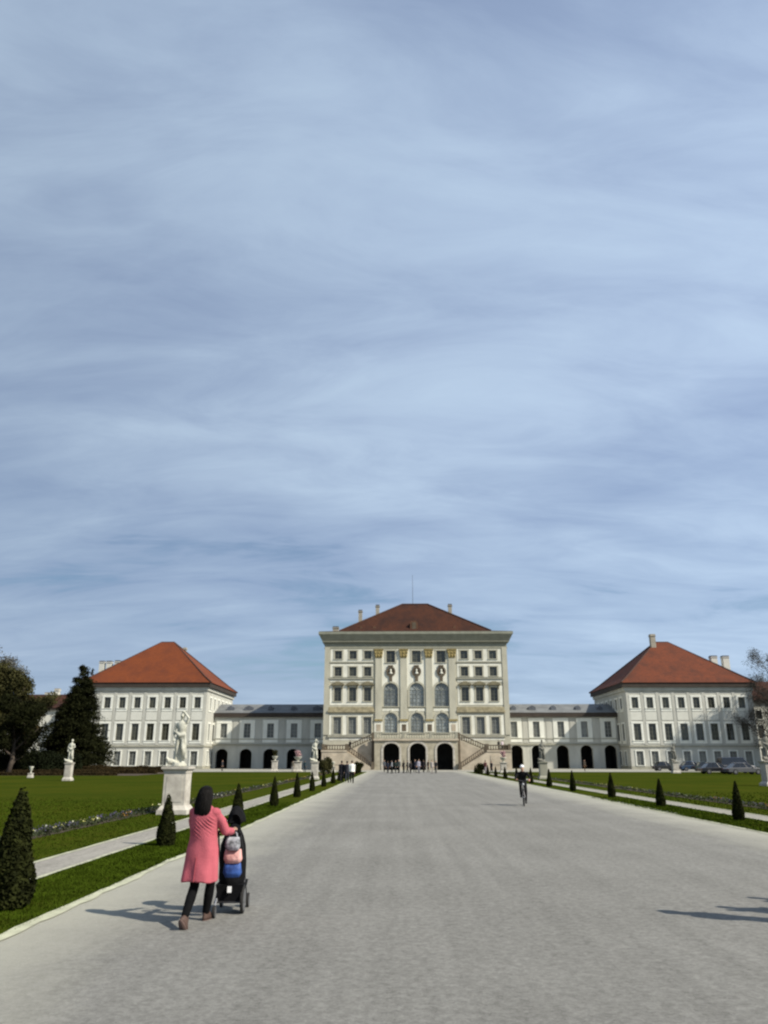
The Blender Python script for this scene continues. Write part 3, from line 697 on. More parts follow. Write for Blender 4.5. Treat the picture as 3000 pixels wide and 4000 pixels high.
# low garden walls either side of the stairs
# ------------------------------------------------------------------ galleries
YG = 158.0
def gallery(sgn, label, wins, arches, x0, x1, y_w, y_a):
    gy0 = YG; cx = (x0+x1)/2
    g = thing('palace_gallery', label, 'palace wing', (cx, gy0, 0))
    ez0, ez1 = 9.75, 10.55
    ops = []
    wc = [on(x, 2850, YG)[0]-cx for x in wins]; ac = [on(x, 2960, YG)[0]-cx for x in arches]
    wz0, wz1 = on(1000 if sgn < 0 else 2150, y_w[0], YG)[1], on(1000 if sgn < 0 else 2150, y_w[1], YG)[1]
    at = on(1000 if sgn < 0 else 2150, y_a, YG)[1]
    for c in wc: ops.append((c-0.66, c+0.66, wz0, wz1))
    for c in ac: ops.append((c-1.2, c+1.2, 0.0, at, 1.0))
    mb = MB(); mb.pierced(x0-cx, x1-cx, 0, ez0, 0, ops, 0.8 )
    a, b = x0-cx, x1-cx
    mb.add([(a, 0, 0), (a, 0, ez0), (a, 10, ez0), (a, 10, 0)], [(0, 1, 2, 3)]); mb.add([(b, 0, 0), (b, 10, 0), (b, 10, ez0), (b, 0, ez0)], [(0, 1, 2, 3)])
    mb.add([(a, 10, 0), (a, 10, ez0), (b, 10, ez0), (b, 10, 0)], [(0, 1, 2, 3)])
    mb.build('wall', 'wingwall', g)
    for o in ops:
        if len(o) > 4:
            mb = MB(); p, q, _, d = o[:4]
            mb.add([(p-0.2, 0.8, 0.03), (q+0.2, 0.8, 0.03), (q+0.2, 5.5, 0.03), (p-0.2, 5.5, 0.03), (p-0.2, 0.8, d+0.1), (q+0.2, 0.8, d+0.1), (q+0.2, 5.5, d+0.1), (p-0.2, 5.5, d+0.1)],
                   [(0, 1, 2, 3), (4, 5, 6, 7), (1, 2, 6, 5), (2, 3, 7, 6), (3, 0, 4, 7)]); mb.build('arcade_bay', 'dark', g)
            k = 12; am = MB(); rr_ = 1.0
            def cur(o_): return [((p+q)/2-((q-p)/2+o_)*math.cos(math.pi*i/k), d-rr_+(rr_+o_)*math.sin(math.pi*i/k)) for i in range(k+1)]
            c0, c1_ = cur(0.0), cur(0.25)
            for i in range(k): am.prism_y([c0[i], c1_[i], c1_[i+1], c0[i+1]][::-1], -0.06, 0)
            am.box(p-0.25, p, -0.06, 0, 0, d-rr_); am.box(q, q+0.25, -0.06, 0, 0, d-rr_)
            am.build('arch_surround', 'wingwall', g)
    for c in wc: window(g, c, wz0, 1.32, wz1-wz0, 0, 'gallery', 0, 'glassgrey')
    mb = MB(); zc = wz0-1.05
    mb.box(a, b, -0.22, 0, zc-0.42, zc-0.12); mb.build('string_course', 'stonegrey', g)
    mb = MB(); mb.box(a, b, -0.12, 0, wz0-0.34, wz0-0.20); mb.build('string_course', 'stonegrey', g)
    for i, c in enumerate(wc[:-1]):
        m_ = (c+wc[i+1])/2; mb = MB(); mb.box(m_-0.45, m_+0.45, -0.06, 0, zc, ez0); mb.build('pilaster', 'wingwall', g)
    mb = MB(); mb.box(a, b, -0.55, 10.5, ez0, ez1); mb.build('eave', 'eave', g)
    mb = MB(); mb.add([(a, -0.6, ez1), (b, -0.6, ez1), (b, 5, ez1+2.0), (a, 5, ez1+2.0), (b, 10.6, ez1), (a, 10.6, ez1)], [(0, 1, 2, 3), (3, 2, 4, 5), (1, 4, 2), (0, 3, 5), (0, 5, 4, 1)])
    rf_ = mb.build('roof', 'leadroof', g)
    for i in range(5):
        c = a+(b-a)*(i+0.55)/5.2+random.uniform(-0.5, 0.5); mb = MB()
        w = random.choice((0.5, 0.7, 0.9)); mb.prism_y([(c-w, ez1+0.45), (c+w, ez1+0.45), (c+w, ez1+1.15), (c, ez1+1.5), (c-w, ez1+1.15)], 1.0, 4.0)
        mb.build('dormer', 'chimcap', rf_)
    return g
gallery(-1, 'low white arcaded gallery left of the central pavilion, mostly in shadow', [874.4, 965.9, 1057, 1149, 1242], [865, 959, 1052, 1144, 1240], -36.4, -13.47, (2882, 2826), 2925)
gallery(1, 'low white arcaded gallery right of the central pavilion, only its right end shaded', [2008, 2095.3, 2191, 2283, 2375.6], [2020, 2102, 2200, 2294, 2388], 20.52, 43.4, (2880, 2818), 2911)

# ------------------------------------------------------------------ side pavilions
YW = 151.0
def side_pavilion(sgn, label, cols, x0, x1, roofm, ridge_px):
    cx = (x0+x1)/2; D = 24.0; g = thing('side_pavilion', label, 'palace wing', (cx, YW, 0))
    a, b = x0-cx, x1-cx; xr = 600 if sgn < 0 else 2680
    Zy = lambda y: on(xr, y, YW)[1]
    wt = Zy(2700) ; ez = Zy(2669)
    rws = [(Zy(2766), Zy(2723), 1.25, 'wing'), (Zy(2892), Zy(2826), 1.38, 'wing'), (Zy(2990), Zy(2934), 1.30, 'ground')]
    cs_ = [on(x, 2745, YW)[0]-cx for x in cols]
    ops = [(c-w/2, c+w/2, z0, z1) for c in cs_ for z0, z1, w, s_ in rws]
    mb = MB(); mb.pierced(a, b, 0, ez, 0, ops, 0.3)
    inner = b if sgn < 0 else a
    ys = [3.2+i*(D-6.4)/5 for i in range(6)]
    sops = [(y-w/2, y+w/2, z0, z1) for y in ys for z0, z1, w, s_ in rws]
    if sgn < 0: mb.T = Matrix.Translation((b, 0, 0)) @ Matrix.Rotation(math.pi/2, 4, 'Z'); mb.pierced(0, D, 0, ez, 0, sops, 0.3)
    else: mb.T = Matrix.Translation((a, 0, 0)) @ Matrix.Rotation(-math.pi/2, 4, 'Z'); mb.pierced(-D, 0, 0, ez, 0, [(-q, -p, c, d) for p, q, c, d in sops], 0.3)
    mb.T = None
    o_ = a if sgn < 0 else b
    mb.add([(o_, 0, 0), (o_, 0, ez), (o_, D, ez), (o_, D, 0)], [(0, 1, 2, 3)]); mb.add([(a, D, 0), (a, D, ez), (b, D, ez), (b, D, 0)], [(0, 1, 2, 3)])
    mb.build('wall', 'wingwall', g)
    for c in cs_:
        for z0, z1, w, s_ in rws: window(g, c, z0, w, z1-z0, 0, s_, 0, 'glass' if s_ == 'wing' else 'glassgrey')
        mb = MB(); mb.box(c-1.06, c+1.06, -0.07, 0, rws[1][1]+0.62, rws[0][0]-0.68); mb.build('plaster_panel', 'wingtrim2', g)
    for y in ys:
        for z0, z1, w, s_ in rws: window(g, y, z0, w, z1-z0, inner, s_, math.pi/2 if sgn < 0 else -math.pi/2, 'glass' if s_ == 'wing' else 'glassgrey')
    mb = MB(); z = rws[1][0]-0.85
    mb.box(a-0.12, b+0.12, -0.16, D, z-0.35, z-0.05); mb.build('string_course', 'stonegrey', g)
    mb = MB(); mb.box(a-0.06, b+0.06, -0.09, D, 0.0, 0.55); mb.build('plinth', 'stonegrey', g)
    for i in range(len(cs_)+1):
        m_ = (cs_[i-1]+cs_[i])/2 if 0 < i < len(cs_) else (a+0.35 if i == 0 else b-0.35)
        mb = MB(); mb.box(m_-0.27, m_+0.27, -0.06, 0, z, wt); mb.build('pilaster', 'wingwall', g)
    mb = MB(); mb.box(a-0.25, b+0.25, -0.25, D+0.25, wt+0.1, wt+0.75); mb.build('cornice', 'wingwall', g)
    mb = MB(); mb.box(a-0.62, b+0.62, -0.62, D+0.62, wt+0.75, ez+0.12); mb.build('eave', 'eave', g)
    # roof
    zt = on(ridge_px, 2510, YW+D/2)[1]; ez_ = ez+0.1
    r = MB(); m1 = 0.9
    r.frustum((a-0.8, b+0.8, -0.8, D+0.8), ez_, (a+m1, b-m1, m1, D-m1), ez_+1.25)
    r.frustum((a+m1, b-m1, m1, D-m1), ez_+1.25, (-1.3, 1.3, D/2-0.25, D/2+0.25), zt)
    rf_ = r.build('roof', roofm, g)
    h = MB()
    for p in ((a, 0), (b, 0), (a, D), (b, D)):
        sx = 1 if p[0] < 0 else -1; sy = 1 if p[1] == 0 else -1
        h.tube([(p[0]-0.8*sx, p[1]-0.8*sy, ez_+0.05), (p[0]+m1*sx, p[1]+m1*sy, ez_+1.28), (-1.3*sx, D/2, zt+0.05)], 0.16, 6)
    h.tube([(-1.3, D/2, zt+0.05), (1.3, D/2, zt+0.05)], 0.16, 6); h.build('ridge_tiles', 'ridge', rf_)
    return g, rf_, cx
M['wingtrim2'] = mat('pale_render', (0.60, 0.595, 0.53), 0.85, 0.06, 0.7, 0.05, 8)
lw_, lroof, lcx = side_pavilion(-1, 'white three storey side pavilion with orange pyramid roof, at the left', [361, 420, 478, 537, 596, 655, 714, 772], -60.5, -36.5, 'rooforange', 666)
rw_, rroof, rcx = side_pavilion(1, 'white three storey side pavilion with red pyramid roof, at the right', [2480, 2538, 2600, 2661, 2720, 2778, 2838, 2897], 43.5, 67.5, 'roofred', 2580)
for sx, y0, y1, Y, w in ((2546, 2530, 2478, 161.5, 1.0), (723, 2560, 2530, 167, 0.7)):
    X, zt = on(sx, y1, Y); zb = on(sx, y0, Y)[1]
    chimney(rroof if sx > 1500 else lroof, X, Y, zb-1.5, zt, w, rcx if sx > 1500 else lcx, YW, 'chimney')
for sx, y0, y1 in ((2784, 2625, 2562), (2830, 2640, 2562)):
    X, zt = on(sx, y1, 170); chimney(rroof, X, 170, zt-6, zt, 1.3, rcx, YW, m='wingtrim2')
for sx, y0, y1 in ((402, 2640, 2582), (430, 2640, 2582), (462, 2640, 2580), (488, 2640, 2582)):
    X, zt = on(sx, y1, 170); chimney(lroof, X, 170, zt-6, zt, 1.05, lcx, YW, m='wingtrim2')
X, zt = on(349, 2650, 152.5); chimney(lroof, X, 152.5, 15, zt, 0.9, lcx, YW, 'chimney', 'wingtrim2')

# lower outer wings running on beyond the side pavilions
def outer_wing(label, x0, x1, y0, ez, rz_, wallm, roofm, wxs):
    cx = (x0+x1)/2; g = thing('outer_wing', label, 'palace wing', (cx, y0, 0)); a, b = x0-cx, x1-cx; D = 14
    ops = [(x-cx-0.6, x-cx+0.6, z, z+h) for x in wxs for z, h in ((1.6, 2.2), (5.6, 2.4), (9.2, 1.6)) if z+h < ez]
    mb = MB(); mb.pierced(a, b, 0, ez, 0, ops, 0.3)
    for o_ in (a, b): mb.add([(o_, 0, 0), (o_, 0, ez), (o_, D, ez), (o_, D, 0)], [(0, 1, 2, 3)])
    mb.add([(a, D, 0), (a, D, ez), (b, D, ez), (b, D, 0)], [(0, 1, 2, 3)]); mb.build('wall', wallm, g)
    for o in ops: window(g, (o[0]+o[1])/2, o[2], 1.2, o[3]-o[2], 0, 'ground', 0, 'glass')
    mb = MB(); mb.box(a, b, -0.5, D+0.5, ez, ez+0.45); mb.build('eave', 'eave', g)
    mb = MB(); mb.add([(a, -0.6, ez+0.45), (b, -0.6, ez+0.45), (b, D/2, rz_), (a, D/2, rz_), (b, D+0.6, ez+0.45), (a, D+0.6, ez+0.45)], [(0, 1, 2, 3), (3, 2, 4, 5), (1, 4, 2), (0, 3, 5), (0, 5, 4, 1)])
    r = mb.build('roof', roofm, g); return g, r, cx
lo_, lor, lox = outer_wing('low white outer wing with dark roof seen behind the tall conifer on the left', -100, -61.2, 156, 11.0, 14.6, 'wingtrim2', 'roofdark', [-95, -91, -87, -83, -79, -75, -71, -67, -63.5])
for sx in (188, 203, 226): 
    X, zt = on(sx, 2705 if sx < 220 else 2690, 163); chimney(lor, X, 163, 12, zt, 0.9, lox, 156, 'chimney', 'wingtrim2')
outer_wing('grey outer wing with dark brown roof at the right edge behind bare branches', 68.2, 110, 156, 12.4, 17.0, 'wingwall', 'roofdark', [70.5, 74.5, 78.5, 82.5, 86.5, 90.5])

# ------------------------------------------------------------------ plants
def cone_pts(n, h, r, power=1.0, shell=0.35):
    t = rng.random(n)**0.8; z = h*(1-np.sqrt(1-t*0.995)) if False else h*t
    z = h*(1-np.sqrt(rng.random(n)))     # uniform over the cone surface
    return z
def make_cone(name, seed, h=1.12, r=0.185):
    rr = np.random.default_rng(seed); n = 5200
    z = h*(1-np.sqrt(rr.random(n))); a = rr.uniform(0, 2*math.pi, n)
    prof = r*np.clip(1-(z/h)**1.25, 0, 1)**0.85*(0.80+0.2*np.minimum(1, z/0.15))+0.012
    lump = np.array([noise.noise((math.cos(x)*1.6+seed, math.sin(x)*1.6, q*3.2)) for x, q in zip(a, z)])
    rad = prof*(1+0.16*lump)*rr.uniform(0.84, 1.08, n)
    p = np.stack([np.cos(a)*rad, np.sin(a)*rad, z+0.03+rr.normal(0, 0.008, n)], 1)
    t = bpy.data.objects.new('topiary_cone', None); COL.objects.link(t)
    nrm = np.stack([np.cos(a), np.sin(a), np.full(n, 0.3)], 1)
    leaves('foliage', p, 0.042, 'yew', t, normals=nrm)
    # solid clipped core
    c = MB(); c.rings([(0, 0, zz_, max(0.004, 0.84*r*(1-(zz_/h)**1.25 if zz_ < h else 0)**0.85*(0.8+0.2*min(1, zz_/0.15))), max(0.004, 0.84*r*(1-(min(zz_, h)/h)**1.25)**0.85*(0.8+0.2*min(1, zz_/0.15)))) for zz_ in (0.02, 0.08, 0.2, 0.4, 0.6, 0.8, 0.95, 1.06)], 14)
    c.build('core', 'hedge', t)
    s = MB(); s.tube([(0, 0, -0.02), (0, 0, 0.12)], 0.02, 6); s.build('stem', 'bark', t)
    return t
cones = [make_cone('c', s) for s in (1, 2, 3)]
used = [False]*3
ords = ['nearest', 'second', 'third', 'fourth', 'fifth', 'sixth', 'seventh', 'eighth', 'ninth', 'tenth', 'eleventh', 'twelfth', 'thirteenth', 'fourteenth']
def put_cone(x, y, s, label, k):
    i = k % 3
    o = cones[i] if not used[i] else copy_tree(cones[i]); used[i] = True
    o.location = (x, y, 0.0); o.rotation_euler = (random.uniform(-0.02, 0.02), random.uniform(-0.02, 0.02), random.uniform(0, 6.28)); o.scale = (s[0], s[0], s[1])
    tag(o, label, 'topiary', 'clipped conical shrubs lining the drive')
k = 0
for i in range(14):
    y = 11.25+7.72*i
    s = (1.55, 1.33) if i == 0 else (random.uniform(0.93, 1.1), random.uniform(0.93, 1.08))
    if i == 1: s = (1.1, 0.98)
    put_cone(-5.2+random.uniform(-0.08, 0.08)*(i > 2)-0.10*(i == 1), y, s, 'dark clipped conical shrub in the grass strip left of the drive, %s from the viewer' % ords[i], k); k += 1
for i in range(12):
    y = 26.8+7.72*i
    put_cone(11.0 if i < 3 else 10.7, y, (random.uniform(0.95, 1.12), random.uniform(0.93, 1.08)), 'dark clipped conical shrub in the grass strip right of the drive, %s from the viewer' % ords[i], k); k += 1

def trunk_mesh(par, h, r0, seed, levels=3, spread=0.5, m='bark', start=0.25, name='trunk', lean=(0, 0), nb=9, tips=None):
    rd = random.Random(seed); mb = MB()
    def grow(p, d, ln, r, lv):
        pts = [p]; rad = [r]; n = 4; q = Vector(p); dd = Vector(d)
        for i in range(n):
            dd = (dd+Vector((rd.gauss(0, 0.10), rd.gauss(0, 0.10), rd.gauss(0.03, 0.05)))).normalized()
            q = q+dd*ln/n; pts.append(q.copy()); rad.append(r*(1-0.72*(i+1)/n))
        mb.tube(pts, rad, 6 if lv else 8)
        if tips is not None and lv >= 2: tips.append(q.copy()); tips.append(pts[2])
        if lv < levels:
            c = nb if lv == 0 else 5 if lv == 1 else 4
            for i in range(c):
                t = (start if lv == 0 else 0.2)+(1-(start if lv == 0 else 0.2))*(i+rd.random()*0.8)/c
                k_ = min(n-1, int(t*n)); f = t*n-k_; b0 = Vector(pts[k_]).lerp(pts[k_+1], f)
                an = rd.uniform(0, 2*math.pi); side = Vector((math.cos(an), math.sin(an), 0))
                nd_ = (dd*(1-spread)+side*spread*1.2+Vector((0, 0, 0.15))).normalized()
                grow(b0, nd_, ln*(0.55 if lv == 0 else 0.6)*rd.uniform(0.7, 1.1)*(1.15-0.5*t), r*0.42*(1.1-0.5*t), lv+1)
    grow(Vector((0, 0, -0.1)), Vector((lean[0], lean[1], 1)).normalized(), h*0.92, r0, 0)
    return mb.build(name, m, par, True)

def clump_crown(par, centres, radii, n, size, m, name='crown', seed=0, flat=1.0):
    pts = []
    rr = np.random.default_rng(seed); w = np.array([r**2 for r in radii]); w = w/w.sum()
    for c, r, f in zip(centres, radii, w):
        k_ = max(8, int(n*f)); d = rr.normal(size=(k_, 3)); d /= np.linalg.norm(d, axis=1)[:, None]
        q = d*(r*rr.random(k_)**0.45)[:, None]; q[:, 2] *= flat; pts.append(q+np.array(c))
    return leaves(name, np.concatenate(pts), size, m, par)

def conifer(x, y, h, r, label, n=60000, m='conifer', lean=0, seed=1, size=0.30):
    t = thing('conifer_tree', label, 'tree', (x, y, 0)); rr = np.random.default_rng(seed)
    mb = MB(); mb.tube([(0, 0, -0.1), (0, 0, h*0.5), (lean*0.8, 0, h*0.97)], [r*0.07, r*0.04, 0.03], 8); mb.build('trunk', 'bark', t)
    # drooping branch sprays
    pts = []; nb = 520
    for i in range(nb):
        z = h*(0.03+0.95*(1-math.sqrt(rr.random()))); a = rr.uniform(0, 2*math.pi)
        rad = r*(1-(z/h))**0.95*(1.0 if z > 0.06*h else 0.85)*rr.uniform(0.74, 1.12)*(1+0.18*noise.noise((math.cos(a)*1.4, math.sin(a)*1.4, z*0.45+seed)))+0.15
        k_ = int(n/nb); s = rr.random(k_)**0.55
        wv = (0.10*r+0.05)*(0.35+0.65*(1-z/h))
        q = np.stack([np.cos(a)*rad*s+rr.normal(0, wv*0.6, k_)*(0.4+s), np.sin(a)*rad*s+rr.normal(0, wv*0.6, k_)*(0.4+s), z+0.25*rad*0.6*(s-s**2*1.6)+rr.normal(0, 0.18, k_)], 1)
        q[:, 0] += lean*z/h; pts.append(q)
    p = np.concatenate(pts); p = p[p[:, 2] > 0.05]
    leaves('crown', p, size, m, t, aspect=0.5); return t
conifer(gx(281, 122), 122, 16.4, 6.0, 'tall dark conical conifer in front of the left side pavilion', 90000, seed=3)
conifer(gx(318, 150)-1.2, 153, 19.5, 2.6, 'pale slim conifer tip just right of the tall dark conical conifer', 14000, seed=9, size=0.28)

def broad_tree(x, y, h, r, label, seed, leafm, n, size=0.3, density=0.8, trunk_r=0.35, base=0.3, name='broadleaf_tree', spread=0.55, lv=3):
    t = thing(name, label, 'tree', (x, y, 0)); tips = []
    trunk_mesh(t, h, trunk_r, seed, lv, spread, start=base, tips=tips, nb=11)
    if n:
        rr = random.Random(seed); cs_, rs = [], []
        for q in tips:
            if rr.random() < density: cs_.append((q.x, q.y, q.z)); rs.append(rr.uniform(0.35, 1.0)*r*0.26)
        clump_crown(t, cs_, rs, n, size, leafm, seed=seed)
    return t
broad_tree(gx(44, 112), 112, 12.6, 4.2, 'olive green leafy tree at the left edge beside the dark conifer', 11, 'broad', 38000, 0.26, 0.85, base=0.2)
broad_tree(gx(62, 118), 118, 10.0, 3.2, 'brown budding tree below the olive tree at the left edge', 12, 'brownleaf', 42000, 0.26, 0.9, base=0.15)
broad_tree(gx(-60, 140), 140, 19, 7, 'distant grey green tree top at the far left edge behind the olive tree', 13, 'hazetwig', 26000, 0.3, 0.8)
broad_tree(gx(30, 104), 104, 8.6, 3.6, 'small dark bush tree at the far left edge under the olive tree', 14, 'conifer', 26000, 0.24, 0.95, base=0.1)
# dark understorey of evergreen shrubs under the trees
for i, (sx, Y, w, hh) in enumerate(((20, 108, 3.4, 3.2), (85, 110, 3.2, 3.4), (145, 109, 3.0, 3.1), (200, 111, 2.8, 2.9), (245, 113, 2.4, 2.4), (-35, 107, 3.5, 3.4))):
    X = gx(sx, Y); t = thing('evergreen_shrub', ('dark evergreen shrub under the trees at left, %s from the left edge' % (ords[i+1] if i < 5 else 'nearest') ) if i < 5 else 'dark evergreen shrub cut by the left edge of the picture', 'shrub', (X, Y, 0), group='dark shrubs under the left trees')
    cs_ = [(random.uniform(-w*0.6, w*0.6), random.uniform(-1, 1), random.uniform(0.4, hh*0.75)) for _ in range(16)]
    clump_crown(t, cs_, [random.uniform(0.7, 1.15) for _ in cs_], 9000, 0.24, 'hedge', 'foliage', seed=40+i)
    s = MB()
    for c in cs_[:7]: s.tube([(c[0]*0.2, c[1]*0.2, 0), c], [0.06, 0.02], 5)
    s.build('stems', 'bark', t)
# low brownish hedges along the far side of the left lawn
def hedge(x0, x1, y, h, d, m, label, n):
    t = thing('low_hedge', label, 'hedge', ((x0+x1)/2, y, 0)); a = (x1-x0)/2
    p = np.stack([rng.uniform(-a, a, n), rng.uniform(-d/2, d/2, n), rng.random(n)**0.7*h], 1); p[:, 2] *= 0.85+0.25*np.array([noise.noise((q*0.7+x0, 0, y)) for q in p[:, 0]])
    leaves('foliage', p, 0.17, m, t)
    c = MB(); c.box(-a+0.1, a-0.1, -d/2+0.12, d/2-0.12, 0, h*0.78); c.build('core', 'brownleaf', t)
hedge(-80, -33, 95, 0.42, 1.0, 'brownleaf', 'low brown hedge nearest the left lawn, running behind the far left statue', 12000)
hedge(-80, -31.5, 106, 0.6, 1.2, 'brownleaf', 'second low brown hedge in front of the dark conifer', 14000)
hedge(-56, -31.5, 116.5, 1.0, 1.4, 'brownleaf', 'brown hedge at the foot of the left side pavilion', 12000)
# right edge trees
broad_tree(gx(3045, 141), 141, 14, 5, 'bare grey branched tree at the right edge in front of the outer wing', 21, 'darktwig', 22000, 0.15, 0.9, 0.3, 0.08, 'bare_tree', 0.6, 3)
broad_tree(78.0, 141.5, 22, 8, 'taller bare tree beyond the right edge beside the outer wing', 22, 'darktwig', 60000, 0.30, 0.95, 0.45, 0.15, 'bare_tree', 0.55, 3)
broad_tree(68.0, 146, 10, 4, 'small twiggy tree against the right corner of the right side pavilion', 23, 'brownleaf', 5000, 0.18, 0.6, 0.2, 0.15, 'bare_tree', 0.5, 3)
broad_tree(gx(3000, 205), 205, 24, 6, 'hazy bare tree rising behind the roofs at the right edge', 24, 'hazetwig', 20000, 0.25, 0.8, 0.4, 0.2, 'bare_tree', 0.5, 3)

# ------------------------------------------------------------------ people
def hand(mb, w, d, side, s=1.0, curl=0.6):
    """palm, four unequal bent fingers and a thumb; w wrist, d direction, side: thumb side vector"""
    w, d, side = Vector(w), Vector(d).normalized(), Vector(side).normalized(); nrm = d.cross(side).normalized()
    mb.tube([w, w+d*0.045*s, w+d*0.09*s], [0.026*s, 0.036*s, 0.033*s], 8)
    for i, (o, ln) in enumerate(((0.027, 0.070), (0.009, 0.080), (-0.009, 0.074), (-0.027, 0.058))):
        a = w+d*0.085*s+side*o*s; b = a+(d*0.9+nrm*curl*0.35).normalized()*ln*0.45*s; c = b+(d*0.5+nrm*curl).normalized()*ln*0.55*s
        mb.tube([a, b, c], [0.0095*s, 0.0085*s, 0.007*s], 6)
    a = w+d*0.025*s+side*0.026*s; b = a+(side*0.8+d*0.7).normalized()*0.035*s; mb.tube([a, b, b+(d+nrm*0.4).normalized()*0.03*s], [0.011*s, 0.0095*s, 0.008*s], 6)

def person(label, x, y, rz, h=1.70, top=(0.03, 0.03, 0.03), legs=(0.02, 0.02, 0.022), hairc=(0.02, 0.015, 0.01), stride=0.0, arms=((0.05, 0.0), (0.05, 0.0)),
           long_hair=False, vox=0.02, top_len=0.50, shoes=(0.03, 0.025, 0.02), bag=None, group=None, topvar=0.1, slim=1.0, skirt=False, elbow=((0, 0, 0), (0, 0, 0)), hands=True):
    """facing local +Y; arms=(forward swing, outward) per side L,R in radians"""
    k_ = h
    P = thing('person', label, 'person', (x, y, 0.0), rz, group)
    hip = 0.515*h; shz = 0.82*h; sw = 0.112*h*slim; hx = 0.052*h
    J = {}
    for i, sx in enumerate((-1, 1)):
        st_ = stride*(1 if sx > 0 else -1)
        J['hip', i] = Vector((sx*hx, 0, hip)); J['kn', i] = Vector((sx*hx*1.0, st_*0.42+0.03*abs(stride)*3, hip-0.245*h*math.cos(st_*0.6)))
        lift = 0.045*h if st_ < -0.1 else 0.0
        J['an', i] = Vector((sx*hx*0.95, st_*(0.95 if st_ > 0 else 1.15), 0.045*h+lift))
        f, o = arms[i]; L1 = 0.175*h; L2 = 0.155*h
        sh = Vector((sx*sw, 0, shz)); J['sh', i] = sh
        el = sh+Vector((sx*math.sin(o), math.sin(f), -math.cos(f)*math.cos(o))).normalized()*L1
        e = elbow[i]
        fd = Vector((sx*math.sin(o)*0.3+e[0], math.sin(f)*1.2+0.12+e[1], -1+e[2])).normalized()
        J['el', i] = el; J['wr', i] = el+fd*L2; J['fd', i] = fd
    # body: one continuous skin
    b = MB()
    b.rings([(0, 0, hip-0.06*h, 0.07*h*slim, 0.055*h), (0, 0, hip, 0.094*h*slim, 0.062*h), (0, 0, 0.60*h, 0.075*h*slim, 0.052*h), (0, 0.005, 0.70*h, 0.088*h*slim, 0.058*h), (0, 0, 0.78*h, 0.10*h*slim, 0.055*h), (0, 0, 0.825*h, 0.075*h*slim, 0.042*h), (0, 0, 0.845*h, 0.035*h, 0.035*h)], 16)
    b.tube([(0, 0, 0.82*h), (0, 0.004*h, 0.88*h)], [0.034*h, 0.031*h], 10)
    hc = 0.932*h
    b.rings([(0, 0.016*h, hc-0.062*h, 0.018*h, 0.022*h), (0, 0.012*h, hc-0.045*h, 0.035*h, 0.042*h), (0, 0.008*h, hc-0.02*h, 0.042*h, 0.050*h), (0, 0.002*h, hc+0.012*h, 0.045*h, 0.055*h), (0, 0, hc+0.042*h, 0.038*h, 0.047*h), (0, 0, hc+0.062*h, 0.018*h, 0.024*h)], 14)
    b.ball((0, 0.062*h, hc-0.012*h), (0.009*h, 0.012*h, 0.014*h), 8)
    for sx in (-1, 1): b.ball((sx*0.045*h, 0, hc-0.008*h), (0.007*h, 0.012*h, 0.018*h), 8)
    for i in range(2):
        b.tube([J['hip', i], J['kn', i], J['an', i]], [0.050*h, 0.032*h, 0.021*h], 10)
        b.tube([J['sh', i], J['el', i], J['wr', i]], [0.028*h, 0.022*h, 0.015*h], 10)
    me = remeshed(b, vox)
    if hands:
        hb = MB()
        for i, sx in enumerate((-1, 1)): hand(hb, J['wr', i], J['fd', i], (0, 1, 0) if abs(J['fd', i].z) > 0.5 else (-sx, 0, 0), h/1.7)
        bm = bmesh.new(); bm.from_mesh(me); hm = hb.mesh('h'); bm.from_mesh(hm); bm.to_mesh(me); bm.free(); bpy.data.meshes.remove(hm)
        me.polygons.foreach_set('use_smooth', [True]*len(me.polygons))
    link_mesh('body', me, 'skin', P)
    f_ = MB()       # eyes and mouth
    for sx in (-1, 1): f_.ball((sx*0.016*h, 0.052*h, hc), (0.005*h, 0.004*h, 0.003*h), 6)
    f_.box(-0.011*h, 0.011*h, 0.055*h, 0.060*h, hc-0.034*h, hc-0.031*h)
    f_.build('face_details', 'hair', P)
    cl = lambda c, nm, v=0.15: mat(nm, c, 0.85, v, 6, 0.3, 14, spec=0.15)
    t = MB(); g_ = 1.13
    tb = top_len*h
    t.rings([(0, 0, tb, 0.098*h*slim*(1.25 if skirt else 1.05), 0.070*h*(1.2 if skirt else 1.05)), (0, 0, max(tb+0.01, hip+0.01), 0.106*h*slim, 0.074*h), (0, 0, 0.60*h, 0.088*h*slim, 0.064*h), (0, 0.004, 0.70*h, 0.098*h*slim, 0.068*h), (0, 0, 0.785*h, 0.112*h*slim, 0.065*h), (0, 0, 0.83*h, 0.085*h*slim, 0.052*h), (0, 0, 0.855*h, 0.043*h, 0.043*h)], 18)
    for i in range(2): t.tube([J['sh', i]+Vector((0, 0, 0.004*h)), J['el', i], J['wr', i]], [0.041*h, 0.031*h, 0.023*h], 10)
    me = remeshed(t, vox); link_mesh('jacket', me, cl(top, 'top_cloth', topvar), P)
    t = MB()
    t.rings([(0, 0, hip-0.06*h, 0.080*h*slim, 0.064*h), (0, 0, hip+0.02*h, 0.098*h*slim, 0.067*h), (0, 0, 0.57*h, 0.086*h*slim, 0.060*h)], 16)
    for i in range(2): t.tube([J['hip', i], J['kn', i], J['an', i]+Vector((0, 0, 0.01))], [0.058*h, 0.041*h, 0.032*h], 10)
    me = remeshed(t, vox); link_mesh('trousers', me, cl(legs, 'trouser_cloth'), P)
    shm = cl(shoes, 'shoe_leather')
    for i in range(2):
        t = MB()
        a = J['an', i]; zl = a.z-0.045*h
        t.rings([(a.x, a.y+0.045*h, zl+0.004, 0.026*h, 0.080*h, 0), (a.x, a.y+0.045*h, zl+0.018*h, 0.028*h, 0.080*h), (a.x, a.y+0.02*h, zl+0.040*h, 0.024*h, 0.045*h), (a.x, a.y, zl+0.062*h, 0.022*h, 0.026*h)], 12)
        link_mesh('shoe', t.mesh('s'), shm, P, True)
